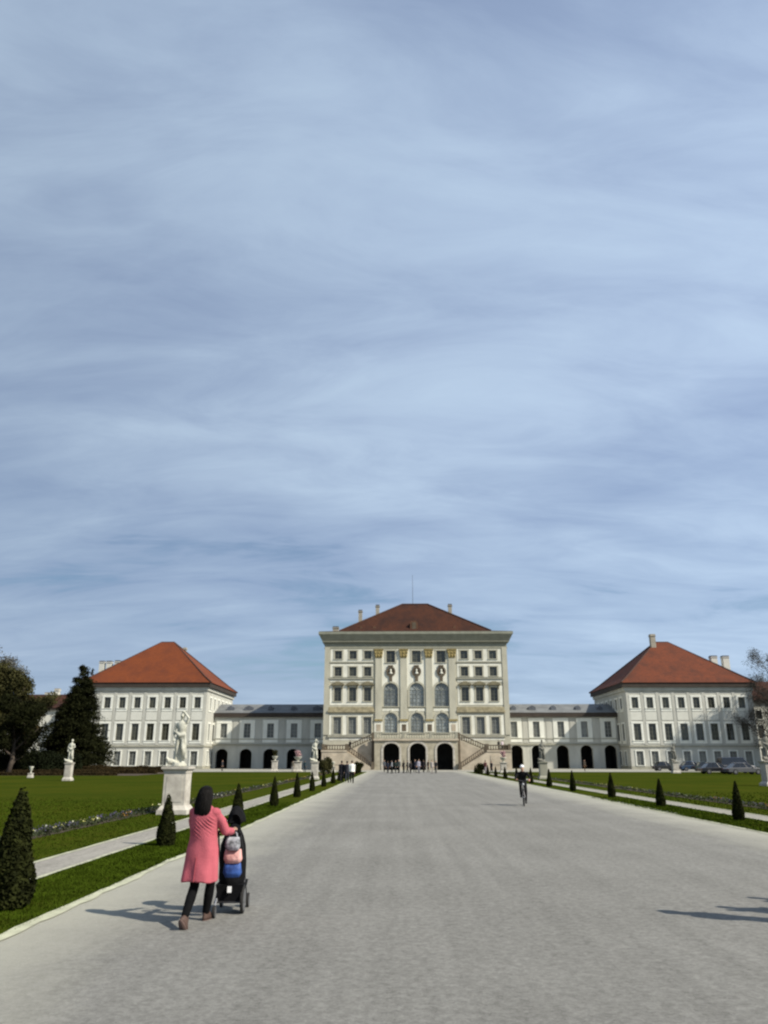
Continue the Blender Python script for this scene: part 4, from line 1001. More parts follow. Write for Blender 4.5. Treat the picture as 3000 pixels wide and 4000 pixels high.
    t = MB(); t.rings([(0, -0.012*h, hc-0.045*h, 0.030*h, 0.030*h), (0, -0.016*h, hc-0.02*h, 0.046*h, 0.044*h), (0, -0.010*h, hc+0.015*h, 0.051*h, 0.053*h), (0, -0.004*h, hc+0.045*h, 0.044*h, 0.052*h), (0, 0, hc+0.068*h, 0.02*h, 0.026*h)], 14)
    if long_hair: t.rings([(0, -0.055*h, 0.80*h, 0.045*h, 0.016*h), (0, -0.045*h, 0.86*h, 0.052*h, 0.026*h), (0, -0.03*h, 0.93*h, 0.050*h, 0.04*h)], 12)
    me = remeshed(t, vox*0.7, 2); link_mesh('hair', me, mat('hair_col', hairc, 0.5, 0.3, 30), P)
    if bag:
        t = MB(); t.rings([(0, -0.095*h, 0.60*h, 0.07*h, 0.035*h), (0, -0.10*h, 0.66*h, 0.085*h, 0.05*h), (0, -0.095*h, 0.78*h, 0.075*h, 0.042*h), (0, -0.085*h, 0.81*h, 0.04*h, 0.02*h)], 12)
        link_mesh('backpack', t.mesh('b'), cl(bag, 'bag_cloth'), P, True)
    return P, J

# cyclist in black coming down the right side of the drive
def cyclist(x, y, rz):
    P = thing('person', 'cyclist in black clothes with a white helmet on the right side of the drive', 'person', (x, y, 0), rz)
    SH = [Vector((sx*0.175, 0.02, 1.335)) for sx in (-1, 1)]; EL = [Vector((sx*0.30, 0.14, 1.13)) for sx in (-1, 1)]; WR = [Vector((sx*0.265, 0.37, 1.06)) for sx in (-1, 1)]
    HP = [Vector((sx*0.085, -0.24, 0.93)) for sx in (-1, 1)]; KN = [Vector((-0.105, 0.14, 0.62)), Vector((0.105, 0.18, 0.80))]; AN = [Vector((-0.10, -0.02, 0.19)), Vector((0.10, -0.06, 0.43))]
    def torso(m, g): m.rings([(0, -0.24, 0.85, 0.12*g, 0.10*g), (0, -0.23, 0.95, 0.16*g, 0.11*g), (0, -0.14, 1.08, 0.14*g, 0.10*g), (0, -0.05, 1.22, 0.165*g, 0.11*g), (0, 0.01, 1.33, 0.16*g, 0.085*g), (0, 0.03, 1.385, 0.07*g, 0.06*g)], 16)
    b = MB(); torso(b, 0.94); b.tube([(0, 0.03, 1.36), (0, 0.07, 1.45)], [0.055, 0.05], 10)
    b.rings([(0, 0.12, 1.415, 0.03, 0.035), (0, 0.11, 1.45, 0.055, 0.065), (0, 0.10, 1.50, 0.07, 0.085), (0, 0.095, 1.545, 0.07, 0.088), (0, 0.09, 1.60, 0.045, 0.06)], 14); b.ball((0, 0.195, 1.495), (0.014, 0.018, 0.022), 8)
    for sx in (-1, 1): b.ball((sx*0.07, 0.09, 1.50), (0.012, 0.018, 0.028), 8)
    for k_ in range(2): b.tube([SH[k_], EL[k_], WR[k_]], [0.042, 0.034, 0.024], 10); b.tube([HP[k_], KN[k_], AN[k_]], [0.078, 0.052, 0.034], 10)
    me = remeshed(b, 0.016); hb = MB()
    for k_, sx in enumerate((-1, 1)): hand(hb, WR[k_], (0, 0.95, -0.25), (-sx, 0, 0), 1.0, 1.6)
    bm = bmesh.new(); bm.from_mesh(me); hm = hb.mesh('h'); bm.from_mesh(hm); bm.to_mesh(me); bm.free(); me.polygons.foreach_set('use_smooth', [True]*len(me.polygons)); link_mesh('body', me, 'skin', P)
    f_ = MB()
    for sx in (-1, 1): f_.ball((sx*0.027, 0.178, 1.515), (0.009, 0.006, 0.005), 6)
    f_.box(-0.018, 0.018, 0.172, 0.180, 1.452, 1.457); f_.build('face_details', 'hair', P)
    t = MB(); torso(t, 1.12)
    for k_ in range(2): t.tube([SH[k_], EL[k_], WR[k_]], [0.066, 0.052, 0.036], 10)
    blk = mat('black_jacket', (0.011, 0.011, 0.012), 0.9, 0.2, 8, 0.3, 20, spec=0.1)
    link_mesh('jacket', remeshed(t, 0.016), blk, P); t = MB(); t.rings([(0, -0.24, 0.84, 0.13, 0.12), (0, -0.23, 0.93, 0.175, 0.13), (0, -0.19, 1.0, 0.15, 0.12)], 14)
    for k_ in range(2): t.tube([HP[k_], KN[k_], AN[k_]], [0.092, 0.066, 0.048], 10)
    link_mesh('trousers', remeshed(t, 0.016), blk, P)
    for k_ in range(2):
        t = MB(); a = AN[k_]; t.rings([(a.x, a.y+0.07, a.z-0.10, 0.040, 0.13), (a.x, a.y+0.07, a.z-0.07, 0.043, 0.13), (a.x, a.y+0.03, a.z-0.03, 0.038, 0.075), (a.x, a.y, a.z+0.02, 0.036, 0.045)], 12); t.build('shoe', 'rubber', P, True)
    t = MB(); t.rings([(0, 0.085, 1.535, 0.088, 0.108), (0, 0.085, 1.56, 0.092, 0.115), (0, 0.085, 1.60, 0.082, 0.104), (0, 0.08, 1.635, 0.055, 0.075), (0, 0.08, 1.65, 0.02, 0.03)], 16)
    t.build('helmet', mat('white_helmet', (0.85, 0.85, 0.83), 0.5, 0.03, 4), P, True)
    B = thing('bicycle', 'black bicycle ridden by the cyclist with the white helmet', 'bicycle', (x, y, 0), rz)
    def tyre(yc, nm):
        m = MB(); k0 = 28; m.tube([(0, yc+0.33*math.cos(2*math.pi*q/k0), 0.35+0.33*math.sin(2*math.pi*q/k0)) for q in range(k0+1)], 0.020, 6, cap=False); w_ = m.build(nm, 'rubber', B, True)
        m = MB()
        for q in range(12): m.tube([(0, yc, 0.35), (0, yc+0.32*math.cos(q*math.pi/6), 0.35+0.32*math.sin(q*math.pi/6))], 0.003, 4)
        m.tube([(-0.05, yc, 0.35), (0.05, yc, 0.35)], 0.02, 8); m.build('spokes', 'silver', w_)
    tyre(0.62, 'wheel'); tyre(-0.45, 'wheel')
    m = MB(); bbk = (0, -0.02, 0.30)
    for p, q in ((bbk, (0, -0.24, 0.84)), (bbk, (0, 0.42, 0.72)), ((0, -0.20, 0.76), (0, 0.40, 0.82)), (bbk, (0.06, -0.45, 0.35)), (bbk, (-0.06, -0.45, 0.35)), ((0, -0.21, 0.76), (0.05, -0.45, 0.35)), ((0, -0.21, 0.76), (-0.05, -0.45, 0.35)), ((0, 0.36, 0.96), (0, 0.46, 0.70)),
                 ((0, 0.46, 0.72), (0.05, 0.62, 0.35)), ((0, 0.46, 0.72), (-0.05, 0.62, 0.35))): m.tube([p, q], 0.016, 8)
    m.build('frame', 'tubeal', B)
    m = MB(); m.tube([(-0.29, 0.30, 1.03), (-0.24, 0.42, 1.03), (0, 0.37, 1.0), (0.24, 0.42, 1.03), (0.29, 0.30, 1.03)], 0.014, 8); m.build('handlebar', 'tubeal', B)
    m = MB(); m.rings([(0, -0.24, 0.83, 0.05, 0.09), (0, -0.25, 0.86, 0.085, 0.13), (0, -0.25, 0.88, 0.07, 0.12)], 14); m.build('saddle', 'blackfab', B, True)
    m = MB(); m.tube([(-0.12, -0.02, 0.14), (-0.07, -0.02, 0.14), (-0.06, -0.02, 0.30), (0.06, -0.02, 0.30), (0.07, -0.02, 0.42), (0.12, -0.02, 0.42)], 0.012, 6); m.build('cranks', 'tubeal', B)
    m = MB(); m.ball((0, 0.50, 0.86), (0.05, 0.05, 0.05), 8); m.build('headlight', 'silver', B)
person('person in a long black coat at the left drive edge, left of the white top', -4.62, 67.2, 0.2, 1.74, (0.014, 0.014, 0.018), (0.012, 0.012, 0.016), stride=0.12, top_len=0.36, group=None)
person('person in a dark blue grey jacket just left of the one in a white top', -4.15, 67.0, -0.1, 1.72, (0.03, 0.028, 0.035), (0.03, 0.034, 0.045), (0.03, 0.02, 0.012), stride=0.14)
person('person in a white top and black trousers walking on the left edge of the drive', -3.66, 65.4, 0.0, 1.76, (0.80, 0.80, 0.74), (0.010, 0.010, 0.010), (0.05, 0.035, 0.02), stride=0.15)
crowd = [(1501, 120, 1.70, (0.06, 0.065, 0.075), (0.015, 0.015, 0.015), 'person in a slate grey top standing in front of the left arch'),
         (1531, 108, 1.70, (0.20, 0.21, 0.23), (0.012, 0.012, 0.012), 'person in a light grey top at the right side of the left arch'),
         (1545, 110, 1.68, (0.012, 0.02, 0.018), (0.02, 0.022, 0.025), 'person in a dark green jacket nearest the viewer in the group'),
         (1558, 113, 1.80, (0.10, 0.11, 0.10), (0.02, 0.02, 0.02), 'person in a grey green coat before the first pillar'),
         (1577, 111, 1.66, (0.012, 0.012, 0.012), (0.01, 0.01, 0.01), 'short person in black before the first pillar'),
         (1592, 112, 1.72, (0.014, 0.014, 0.014), (0.01, 0.01, 0.01), 'person in black left of the middle arch'),
         (1604, 106, 1.60, (0.02, 0.018, 0.02), (0.012, 0.01, 0.012), 'person in a brown black jacket at the left jamb of the middle arch'),
         (1621, 114, 1.80, (0.05, 0.05, 0.07), (0.02, 0.02, 0.03), 'tall person in a blue grey jacket in front of the middle arch'),
         (1636, 111, 1.82, (0.26, 0.25, 0.30), (0.14, 0.14, 0.16), 'tall person in pale lilac grey clothes in the middle arch'),
         (1655, 115, 1.75, (0.012, 0.010, 0.012), (0.02, 0.016, 0.014), 'person in black at the right side of the middle arch'),
         (1673, 119, 1.70, (0.05, 0.025, 0.02), (0.05, 0.04, 0.035), 'person in a dark maroon jacket before the second pillar'),
         (1688, 109, 1.72, (0.42, 0.37, 0.33), (0.36, 0.32, 0.28), 'person in beige clothes before the second pillar'),
         (1703, 111, 1.66, (0.05, 0.045, 0.045), (0.10, 0.09, 0.085), 'person in a charcoal jacket left of the right arch'),
         (1515, 111, 1.58, (0.015, 0.018, 0.03), (0.015, 0.015, 0.02), 'short person in navy in front of the left arch')]
for i, (sx, Y, h, tcol, lcol, lab) in enumerate(crowd):
    person(lab, gx(sx, Y), Y, random.uniform(-3, 3), h, tcol, lcol, random.choice(((0.02, 0.015, 0.01), (0.06, 0.04, 0.02), (0.10, 0.08, 0.06))), stride=random.choice((0.0, 0.1, 0.14)), vox=0.03,
           arms=((random.uniform(-0.2, 0.4), 0.1), (random.uniform(-0.2, 0.4), 0.1)), group='visitors gathered at the foot of the staircase', top_len=random.choice((0.48, 0.50, 0.42)))
others = [(1897, 104, 1.70, (0.07, 0.03, 0.03), (0.20, 0.18, 0.19), 'person in a maroon top by the right flight of stairs'),
          (1921, 106, 1.60, (0.04, 0.035, 0.04), (0.02, 0.02, 0.02), 'person in a dark top right of the one in maroon'),
          (2285, 128, 1.72, (0.05, 0.04, 0.03), (0.05, 0.028, 0.012), 'person in brown clothes walking before the right gallery'),
          (867, 128, 1.66, (0.03, 0.03, 0.035), (0.02, 0.02, 0.02), 'person in dark clothes walking before the left gallery'),
          (1190, 120, 1.62, (0.03, 0.05, 0.06), (0.02, 0.03, 0.04), 'person in dark teal clothes near the white statue before the left gallery'),
          (1142, 121, 1.60, (0.10, 0.09, 0.07), (0.22, 0.21, 0.20), 'person in pale trousers before the third arch of the left gallery')]
for i, (sx, Y, h, tcol, lcol, lab) in enumerate(others):
    person(lab, gx(sx, Y), Y, random.uniform(-3, 3), h, tcol, lcol, (0.03, 0.02, 0.01), stride=0.12, vox=0.03)
# people on the stair landings
for sx, sy, z, lab, tc_ in ((1367, 2925, None, 'person in black on the left landing of the staircase', (0.012, 0.01, 0.01)), (1950, 2948, None, 'person in a dark jacket on the right landing of the staircase', (0.03, 0.03, 0.03)),
                            (1964, 2948, None, 'person in a pale pink top on the right landing of the staircase', (0.60, 0.50, 0.52))):
    X = on(sx, sy, YT+0.7)[0]; P, _ = person(lab, X, YT+0.8, 0.3, 1.7, tc_, (0.02, 0.02, 0.02), vox=0.03); P.location.z = 0.5*(tZ(1430)+tZ(1445))+0.25

# people just outside the right edge whose shadows fall on the gravel
sh_dir = Vector((-sd.x, -sd.y)).normalized()
for i, (tx, ty, h) in enumerate(((3.10, 11.32, 1.78), (3.98, 11.62, 1.66), (4.70, 12.35, 1.58))):
    ln = h/math.tan(SUN_EL); p = Vector((tx+0.30, ty-0.10))-sh_dir*ln
    person(['woman in a grey coat standing just beyond the right edge, casting the longest shadow', 'man in a navy jacket standing just beyond the right edge', 'short person in a green jacket just beyond the right edge, farthest of three'][i],
           p.x, p.y, 0.4*i, h, [(0.2, 0.2, 0.2), (0.03, 0.04, 0.10), (0.05, 0.12, 0.05)][i], stride=0.2, vox=0.02, arms=((0.5, 0.45), (-0.4, 0.5)), top_len=0.36, slim=1.25, bag=(0.03, 0.03, 0.03))

# ------------------------------------------------------------------ woman in the pink coat
def pink_woman(x, y, rz):
    h = 1.57
    P = thing('person', 'woman with long black hair in a knee length pink coat pushing a pushchair', 'person', (x, y, 0), rz)
    b = MB()
    hipz = 0.80; shz = 1.275
    LA = Vector((-0.005, -0.34, 0.125)); RA = Vector((-0.01, 0.22, 0.075))
    LK = Vector((-0.06, -0.03, 0.425)); RK = Vector((0.045, 0.19, 0.43))
    LH = Vector((-0.08, 0, hipz)); RH = Vector((0.08, 0, hipz))
    LS = Vector((-0.165, 0.0, shz)); RS = Vector((0.165, 0.0, shz))
    LE = Vector((-0.20, 0.14, 1.04)); LW = Vector((-0.06, 0.36, 1.03))
    RE = Vector((0.265, 0.06, 1.035)); RW = Vector((0.245, 0.30, 1.02))
    b.rings([(0, 0, 0.74, 0.11, 0.09), (0, 0, 0.82, 0.155, 0.105), (0, 0, 0.97, 0.12, 0.085), (0, 0, 1.10, 0.14, 0.095), (0, 0, 1.22, 0.155, 0.09), (0, 0, 1.30, 0.11, 0.065), (0, 0, 1.33, 0.05, 0.05)], 18)
    b.tube([(0, 0, 1.28), (0, 0.01, 1.38)], [0.052, 0.048], 10)
    hc = 1.463
    b.rings([(0, 0.03, hc-0.10, 0.03, 0.036), (0, 0.022, hc-0.07, 0.055, 0.065), (0, 0.012, hc-0.03, 0.067, 0.08), (0, 0.004, hc+0.02, 0.072, 0.088), (0, 0, hc+0.07, 0.058, 0.074), (0, 0, hc+0.098, 0.028, 0.038)], 16)
    b.ball((0, 0.10, hc-0.02), (0.014, 0.018, 0.022), 8)
    for sx in (-1, 1): b.ball((sx*0.072, 0, hc-0.015), (0.011, 0.018, 0.028), 8)
    for A, K_, H_ in ((LA, LK, LH), (RA, RK, RH)): b.tube([H_, K_, A], [0.080, 0.050, 0.034], 12)
    for S, E_, W_ in ((LS, LE, LW), (RS, RE, RW)): b.tube([S.lerp(E_, 0.10)*1.0+Vector((-0.03 if S.x > 0 else 0.03, 0, -0.02)), E_, W_], [0.034, 0.032, 0.024], 12)
    me = remeshed(b, 0.013)
    hb = MB(); hand(hb, LW, (0.25, 0.9, -0.1), (1, 0, 0), 0.92, 1.3); hand(hb, RW, (-0.1, 0.9, -0.1), (-1, 0, 0), 0.92, 1.3)
    bm = bmesh.new(); bm.from_mesh(me); hm = hb.mesh('h'); bm.from_mesh(hm); bm.to_mesh(me); bm.free(); me.polygons.foreach_set('use_smooth', [True]*len(me.polygons))
    link_mesh('body', me, 'skin', P)
    f_ = MB()
    for sx in (-1, 1): f_.ball((sx*0.026, 0.085, hc), (0.009, 0.006, 0.005), 6)
    f_.box(-0.018, 0.018, 0.088, 0.096, hc-0.055, hc-0.050); f_.build('face_details', 'hair', P)
    # coat: A-line with folds, one skin
    c = MB(); n = 72; prof = [(0.475, 0.214, 0.180), (0.49, 0.216, 0.182), (0.60, 0.209, 0.172), (0.72, 0.202, 0.160), (0.84, 0.198, 0.150), (0.93, 0.180, 0.135), (1.00, 0.172, 0.130), (1.10, 0.180, 0.130), (1.20, 0.190, 0.125), (1.265, 0.178, 0.110), (1.305, 0.125, 0.085), (1.345, 0.062, 0.062), (1.36, 0.055, 0.055)]
    vs = []; fs = []
    for j, (z, rx, ry) in enumerate(prof):
        fold = max(0, (1.0-z))*0.085
        for k_ in range(n):
            t = 2*math.pi*k_/n; w_ = 1+fold*(math.sin(5*t+0.6)+0.6*math.sin(9*t+z*5))
            dx = -0.035*max(0, 0.9-z)/0.42*(1 if math.cos(t) < 0 else 0.2)
            vs.append((rx*math.cos(t)*w_+dx, ry*math.sin(t)*w_+0.004, z+(0.012*math.sin(3*t) if j < 2 else 0)))
    for i in range(len(prof)-1):
        for k_ in range(n): fs.append((i*n+k_, i*n+(k_+1) % n, (i+1)*n+(k_+1) % n, (i+1)*n+k_))
    fs.append(tuple(range(n-1, -1, -1))); fs.append(tuple((len(prof)-1)*n+k_ for k_ in range(n)))
    c.add(vs, fs)
    for S, E_, W_ in ((LS, LE, LW), (RS, RE, RW)):
        c.tube([S+Vector((-0.02 if S.x > 0 else 0.02, 0, -0.02)), S.lerp(E_, 0.5)+Vector((0.008*(1 if S.x > 0 else -1), 0, 0)), E_, E_.lerp(W_, 0.5), W_-(W_-E_)*0.06], [0.050, 0.058, 0.056, 0.050, 0.044], 14)
    for S in (LS, RS): c.ball((S.x*0.87, S.y, S.z-0.018), (0.072, 0.070, 0.060), 14)
    c.rings([(0, 0, 1.30, 0.085, 0.075), (0, -0.004, 1.335, 0.078, 0.072), (0, -0.002, 1.375, 0.066, 0.064)], 18)
    me = remeshed(c, 0.0095, 3)
    for v in me.vertices:      # diagonal creases pulled across the back of the waist, soft folds elsewhere
        q = v.co; back = max(0.0, min(1.0, -q.y/0.08)); inw = 1 if abs(q.x) < 0.19 else 0
        w_ = math.exp(-((q.z-1.07-0.35*q.x)/0.085)**2)*back*inw*(0.6+0.8*noise.noise((q.x*9, q.z*9, 1)))
        d = 0.017*w_*math.sin((q.x*0.8+q.z)*150)
        d += 0.014*noise.noise((q.x*7, q.y*7, q.z*5))
        q.y += -d*back; q.x += 0.004*noise.noise((q.x*9, q.y*9, q.z*7+4))
    cm_ = mat('pink_wool', (0.44, 0.105, 0.130), 0.95, 0.14, 3.5, 0.5, 90, spec=0.1)
    link_mesh('coat', me, cm_, P)
    seam = MB(); seam.tube([(0, -0.190, 0.49), (0, -0.172, 0.62), (0, -0.155, 0.76)], 0.0035, 5)
    seam.build('coat_vent', mat('deep_pink_seam', (0.42, 0.08, 0.10), 0.95, 0.1, 5), P)  # slightly deeper pink line down the back of the coat
    t = MB(); t.rings([(0, 0, 0.70, 0.12, 0.10), (0, 0, 0.82, 0.16, 0.11), (0, 0, 0.90, 0.13, 0.09)], 16)
    for A, K_, H_ in ((LA, LK, LH), (RA, RK, RH)): t.tube([H_, H_.lerp(K_, 0.6), K_, K_.lerp(A, 0.4), A+Vector((0, 0, 0.01))], [0.085, 0.068, 0.058, 0.060, 0.045], 12)
    me = remeshed(t, 0.013); link_mesh('trousers', me, mat('black_denim', (0.006, 0.006, 0.0065), 0.95, 0.2, 12, spec=0.05), P)
    # rear foot up on its toe: the brown sole faces back
    t = MB()
    t.T = Matrix.Translation(LA) @ Matrix.Rotation(R_(-52), 4, 'X')
    t.rings([(0, 0.055, -0.072, 0.040, 0.120), (0, 0.055, -0.045, 0.043, 0.122), (0, 0.03, -0.005, 0.037, 0.075), (0, 0.0, 0.045, 0.036, 0.042)], 14, 0); t.rings([(0, 0.055, -0.088, 0.043, 0.122), (0, 0.055, -0.072, 0.043, 0.124)], 14, 1)
    sm2 = [mat('brown_leather', (0.075, 0.045, 0.035), 0.6, 0.2, 8), mat('shoe_sole', (0.10, 0.065, 0.055), 0.8, 0.2, 8)]
    t.build('shoe', sm2, P, True); t = MB(); t.T = Matrix.Translation(RA)
    t.rings([(0, 0.06, -0.058, 0.040, 0.120), (0, 0.06, -0.030, 0.043, 0.120), (0, 0.03, 0.01, 0.037, 0.075), (0, 0.0, 0.05, 0.036, 0.042)], 14, 0); t.rings([(0, 0.06, -0.075, 0.043, 0.122), (0, 0.06, -0.058, 0.043, 0.124)], 14, 1)
    t.build('shoe', sm2, P, True)
    # long hair falling down the back
    t = MB(); n = 28
    prof = [(-0.070, 1.185, 0.072, 0.022), (-0.085, 1.25, 0.096, 0.040), (-0.075, 1.33, 0.098, 0.052), (-0.055, 1.40, 0.095, 0.062), (-0.020, 1.465, 0.088, 0.088), (-0.010, 1.52, 0.080, 0.090), (0, 1.556, 0.055, 0.062), (0, 1.574, 0.02, 0.024)]
    vs = []; fs = []
    for cy, z, rx, ry in prof:
        for k_ in range(n):
            a = 2*math.pi*k_/n; w_ = 1+0.05*math.sin(7*a+z*9)+0.035*math.sin(13*a-z*5); vs.append((rx*math.cos(a)*w_, cy+ry*math.sin(a)*w_, z+(0.014*math.sin(5*a)+0.010*math.sin(11*a) if z < 1.24 else 0)))
    for i in range(len(prof)-1):
        for k_ in range(n): fs.append((i*n+k_, i*n+(k_+1) % n, (i+1)*n+(k_+1) % n, (i+1)*n+k_))
    fs.append(tuple(range(n-1, -1, -1))); fs.append(tuple((len(prof)-1)*n+k_ for k_ in range(n)))
    t.add(vs, fs); rs_ = random.Random(5)
    for q in range(150):      # loose strands over the cap and past the shoulders
        a = rs_.uniform(math.pi*0.92, math.pi*2.08); k0 = rs_.uniform(0.97, 1.07); pts = []
        zend = rs_.uniform(1.13, 1.24)
        for f in (0, 0.2, 0.42, 0.65, 0.85, 1.0):
            z = 1.55+(zend-1.55)*f; j = min(len(prof)-2, max(0, next((i for i in range(len(prof)-1) if prof[i][1] <= z <= prof[i+1][1]), 0)))
            p0, p1 = prof[j], prof[j+1]; u = max(0, min(1, (z-p0[1])/(p1[1]-p0[1])))
            cy, rx, ry = (p0[i]+(p1[i]-p0[i])*u for i in (0, 2, 3)); aa = a+0.10*math.sin(q+f*3)
            pts.append((rx*math.cos(aa)*k0*(1+0.03*math.sin(q*3+f*7)), cy+ry*math.sin(aa)*k0*1.03, z))
        t.tube(pts, [0.006, 0.008, 0.009, 0.008, 0.006, 0.002], 4)
    t.build('hair', 'hair', P, True)
    return P
WX, WY = -2.42, 10.28
pink_woman(WX+0.01, WY, R_(-13))

# ------------------------------------------------------------------ pushchair and what hangs on it
M['blackfab'] = mat('black_fabric', (0.008, 0.008, 0.009), 0.95, 0.3, 10, 0.3, 40, spec=0.08)
M['tubeal'] = mat('dark_metal_tube', (0.06, 0.06, 0.065), 0.4, 0.2, 5, metallic=0.7)
M['silver'] = mat('silver_tube', (0.42, 0.42, 0.43), 0.4, 0.1, 5, metallic=0.6)
M['rubber'] = mat('tyre_rubber', (0.022, 0.021, 0.020), 0.9, 0.2, 10)
M['rim'] = mat('wheel_rim', (0.16, 0.16, 0.165), 0.5, 0.1, 5, metallic=0.5)
def wheel(par, x, y, r, w, name='wheel'):
    mb = MB(); mb.T = Matrix.Translation((x, y, r)) @ Matrix.Rotation(math.pi/2, 4, 'Y')
    mb.rings([(0, 0, -w/2, r*0.80, r*0.80), (0, 0, -w*0.42, r*0.97, r*0.97), (0, 0, 0, r, r), (0, 0, w*0.42, r*0.97, r*0.97), (0, 0, w/2, r*0.80, r*0.80)], 24)
    t = mb.build(name, 'rubber', par)
    mb = MB(); mb.T = Matrix.Translation((x, y, r)) @ Matrix.Rotation(math.pi/2, 4, 'Y')
    mb.rings([(0, 0, -w*0.56, r*0.16, r*0.16), (0, 0, w*0.56, r*0.16, r*0.16)], 10)
    for sg in (-1, 1): mb.rings([(0, 0, sg*w*0.52-0.001, r*0.80, r*0.80), (0, 0, sg*w*0.52+0.001, r*0.68, r*0.68)], 20)
    for q in range(6):
        a = q*math.pi/3; mb.tube([(0, 0, 0.0), (r*0.8*math.cos(a), r*0.8*math.sin(a), 0)], w*0.30, 4)
    mb.build('rim', 'rim', t); return t
SXp, SYp, SR = -2.17, 10.98, R_(3)
pc = thing('pushchair', 'black pushchair with silver frame and raised hood pushed by the woman in pink', 'pushchair', (SXp, SYp, 0), SR)
mb = MB()
for sx in (-0.15, 0.15):
    mb.tube([(sx*1.15, -0.12, 0.15), (sx*1.05, 0.10, 0.42), (sx, -0.22, 0.80), (sx*0.9, -0.42, 1.0)], 0.012, 8)
    mb.tube([(sx*1.05, 0.42, 0.10), (sx*1.05, 0.10, 0.42), (sx, 0.00, 0.60)], 0.012, 8)
mb.tube([(-0.19, -0.12, 0.15), (0.19, -0.12, 0.15)], 0.012, 8); mb.tube([(-0.17, 0.42, 0.12), (0.17, 0.42, 0.12)], 0.012, 8)
mb.build('frame', 'tubeal', pc)
mb = MB(); mb.tube([(-0.14, -0.40, 0.98), (-0.12, -0.47, 1.02), (0.12, -0.47, 1.02), (0.14, -0.40, 0.98)], 0.016, 8); mb.build('handle', 'blackfab', pc)
mb = MB(); mb.rings([(0, 0.02, 0.30, 0.14, 0.18), (0, 0.05, 0.42, 0.175, 0.22), (0.01, -0.02, 0.62, 0.175, 0.16), (0.01, -0.08, 0.82, 0.165, 0.12), (0.015, -0.08, 0.94, 0.125, 0.09), (0.02, -0.06, 1.02, 0.075, 0.06), (0.02, -0.04, 1.12, 0.06, 0.05)], 18)
mb.build('seat', 'blackfab', pc, True)
vs = []; fs = []; nk = 14; mb = MB()
prof = [(-0.10, 1.10, 0.075, 0.07), (-0.07, 1.12, 0.10, 0.12), (0.02, 1.13, 0.11, 0.14), (0.12, 1.12, 0.105, 0.12), (0.20, 1.09, 0.09, 0.09)]
for y, z, rx, rz2 in prof:
    for k_ in range(nk+1): a = math.pi*k_/nk; vs.append((0.02+rx*math.cos(a), y, z+rz2*math.sin(a)-0.02*math.cos(2*a)))
for i in range(len(prof)-1):
    for k_ in range(nk): fs.append((i*(nk+1)+k_, i*(nk+1)+k_+1, (i+1)*(nk+1)+k_+1, (i+1)*(nk+1)+k_))
fs.append(tuple(range(nk+1)))
mb.add(vs, fs); hood = mb.build('hood', 'blackfab', pc, True)
sm_ = hood.modifiers.new('t', 'SOLIDIFY'); sm_.thickness = 0.008
mb = MB(); mb.frustum((-0.14, 0.14, -0.12, 0.28), 0.15, (-0.175, 0.175, -0.16, 0.34), 0.36); mb.build('basket', 'blackfab', pc)
wheel(pc, -0.145, -0.34, 0.075, 0.035); wheel(pc, 0.165, -0.02, 0.165, 0.04)
mb = MB(); mb.tube([(-0.145, -0.34, 0.08), (-0.15, -0.20, 0.20), (-0.16, -0.12, 0.15)], 0.012, 6); mb.build('castor_fork', 'silver', pc); wheel(pc, -0.175, 0.42, 0.09, 0.035); wheel(pc, 0.175, 0.42, 0.09, 0.035)
mb = MB(); mb.box(-0.02, 0.03, -0.185, -0.160, 0.27, 0.34); mb.build('reflector', mat('white_plastic', (0.85, 0.85, 0.85), 0.4, 0.03, 4), pc)
def bagmesh(name, label, cat, dz, w, d, h, m, yoff, xoff, strap=0.12, mstrap=None, puff=1.0):
    c, s_ = math.cos(SR), math.sin(SR); X = SXp+xoff*c-yoff*s_; Y = SYp+xoff*s_+yoff*c
    t = thing(name, label, cat, (X, Y, dz), SR)
    b = MB(); n = 20; vs = []; fs = []
    prof = [(0, 0.80, 0.6), (0.04, 0.97, 0.9), (h*0.35, 1.0, 1.0), (h*0.7, 0.96, 0.8), (h*0.95, 0.88, 0.45), (h, 0.84, 0.3)]
    for z, fx, fy in prof:
        for k_ in range(n):
            a = 2*math.pi*k_/n; ca, sa = math.cos(a), math.sin(a); e_ = 0.55
            q = 1+0.05*math.sin(7*a+z*30)
            vs.append((w/2*fx*math.copysign(abs(ca)**e_, ca)*q, d/2*fy*math.copysign(abs(sa)**e_, sa)*q, z))
    for i in range(len(prof)-1):
        for k_ in range(n): fs.append((i*n+k_, i*n+(k_+1) % n, (i+1)*n+(k_+1) % n, (i+1)*n+k_))
    fs.append(tuple(range(n-1, -1, -1))); fs.append(tuple((len(prof)-1)*n+k_ for k_ in range(n)))
    b.add(vs, fs); b.build('bag_body' if cat != 'coat' else 'cloth', m, t, True)
    b = MB()
    for sx in (-w*0.3, w*0.3): b.tube([(sx, 0, h*0.9), (sx*0.8, 0.0, h+strap*0.6), (sx*0.5, 0.01, h+strap)], 0.007, 5)
    b.build('strap', mstrap or m, t)
    return t
bagmesh('tote_bag', 'grey and white patterned bag hanging from the pushchair handle', 'bag', 0.80, 0.185, 0.11, 0.155, mat('grey_patterned_cloth', (0.06, 0.065, 0.075), 0.8, 0.5, 14, 0.3, 40, col2=(0.55, 0.56, 0.60)), -0.50, 0.065, 0.06)
bagmesh('draped_jacket', 'pale pink jacket slung under the grey bag on the pushchair', 'jacket', 0.645, 0.225, 0.13, 0.165, mat('pale_pink_cloth', (0.62, 0.28, 0.26), 0.85, 0.35, 9, 0.5, 25, col2=(0.75, 0.44, 0.40)), -0.45, 0.07, 0.05)
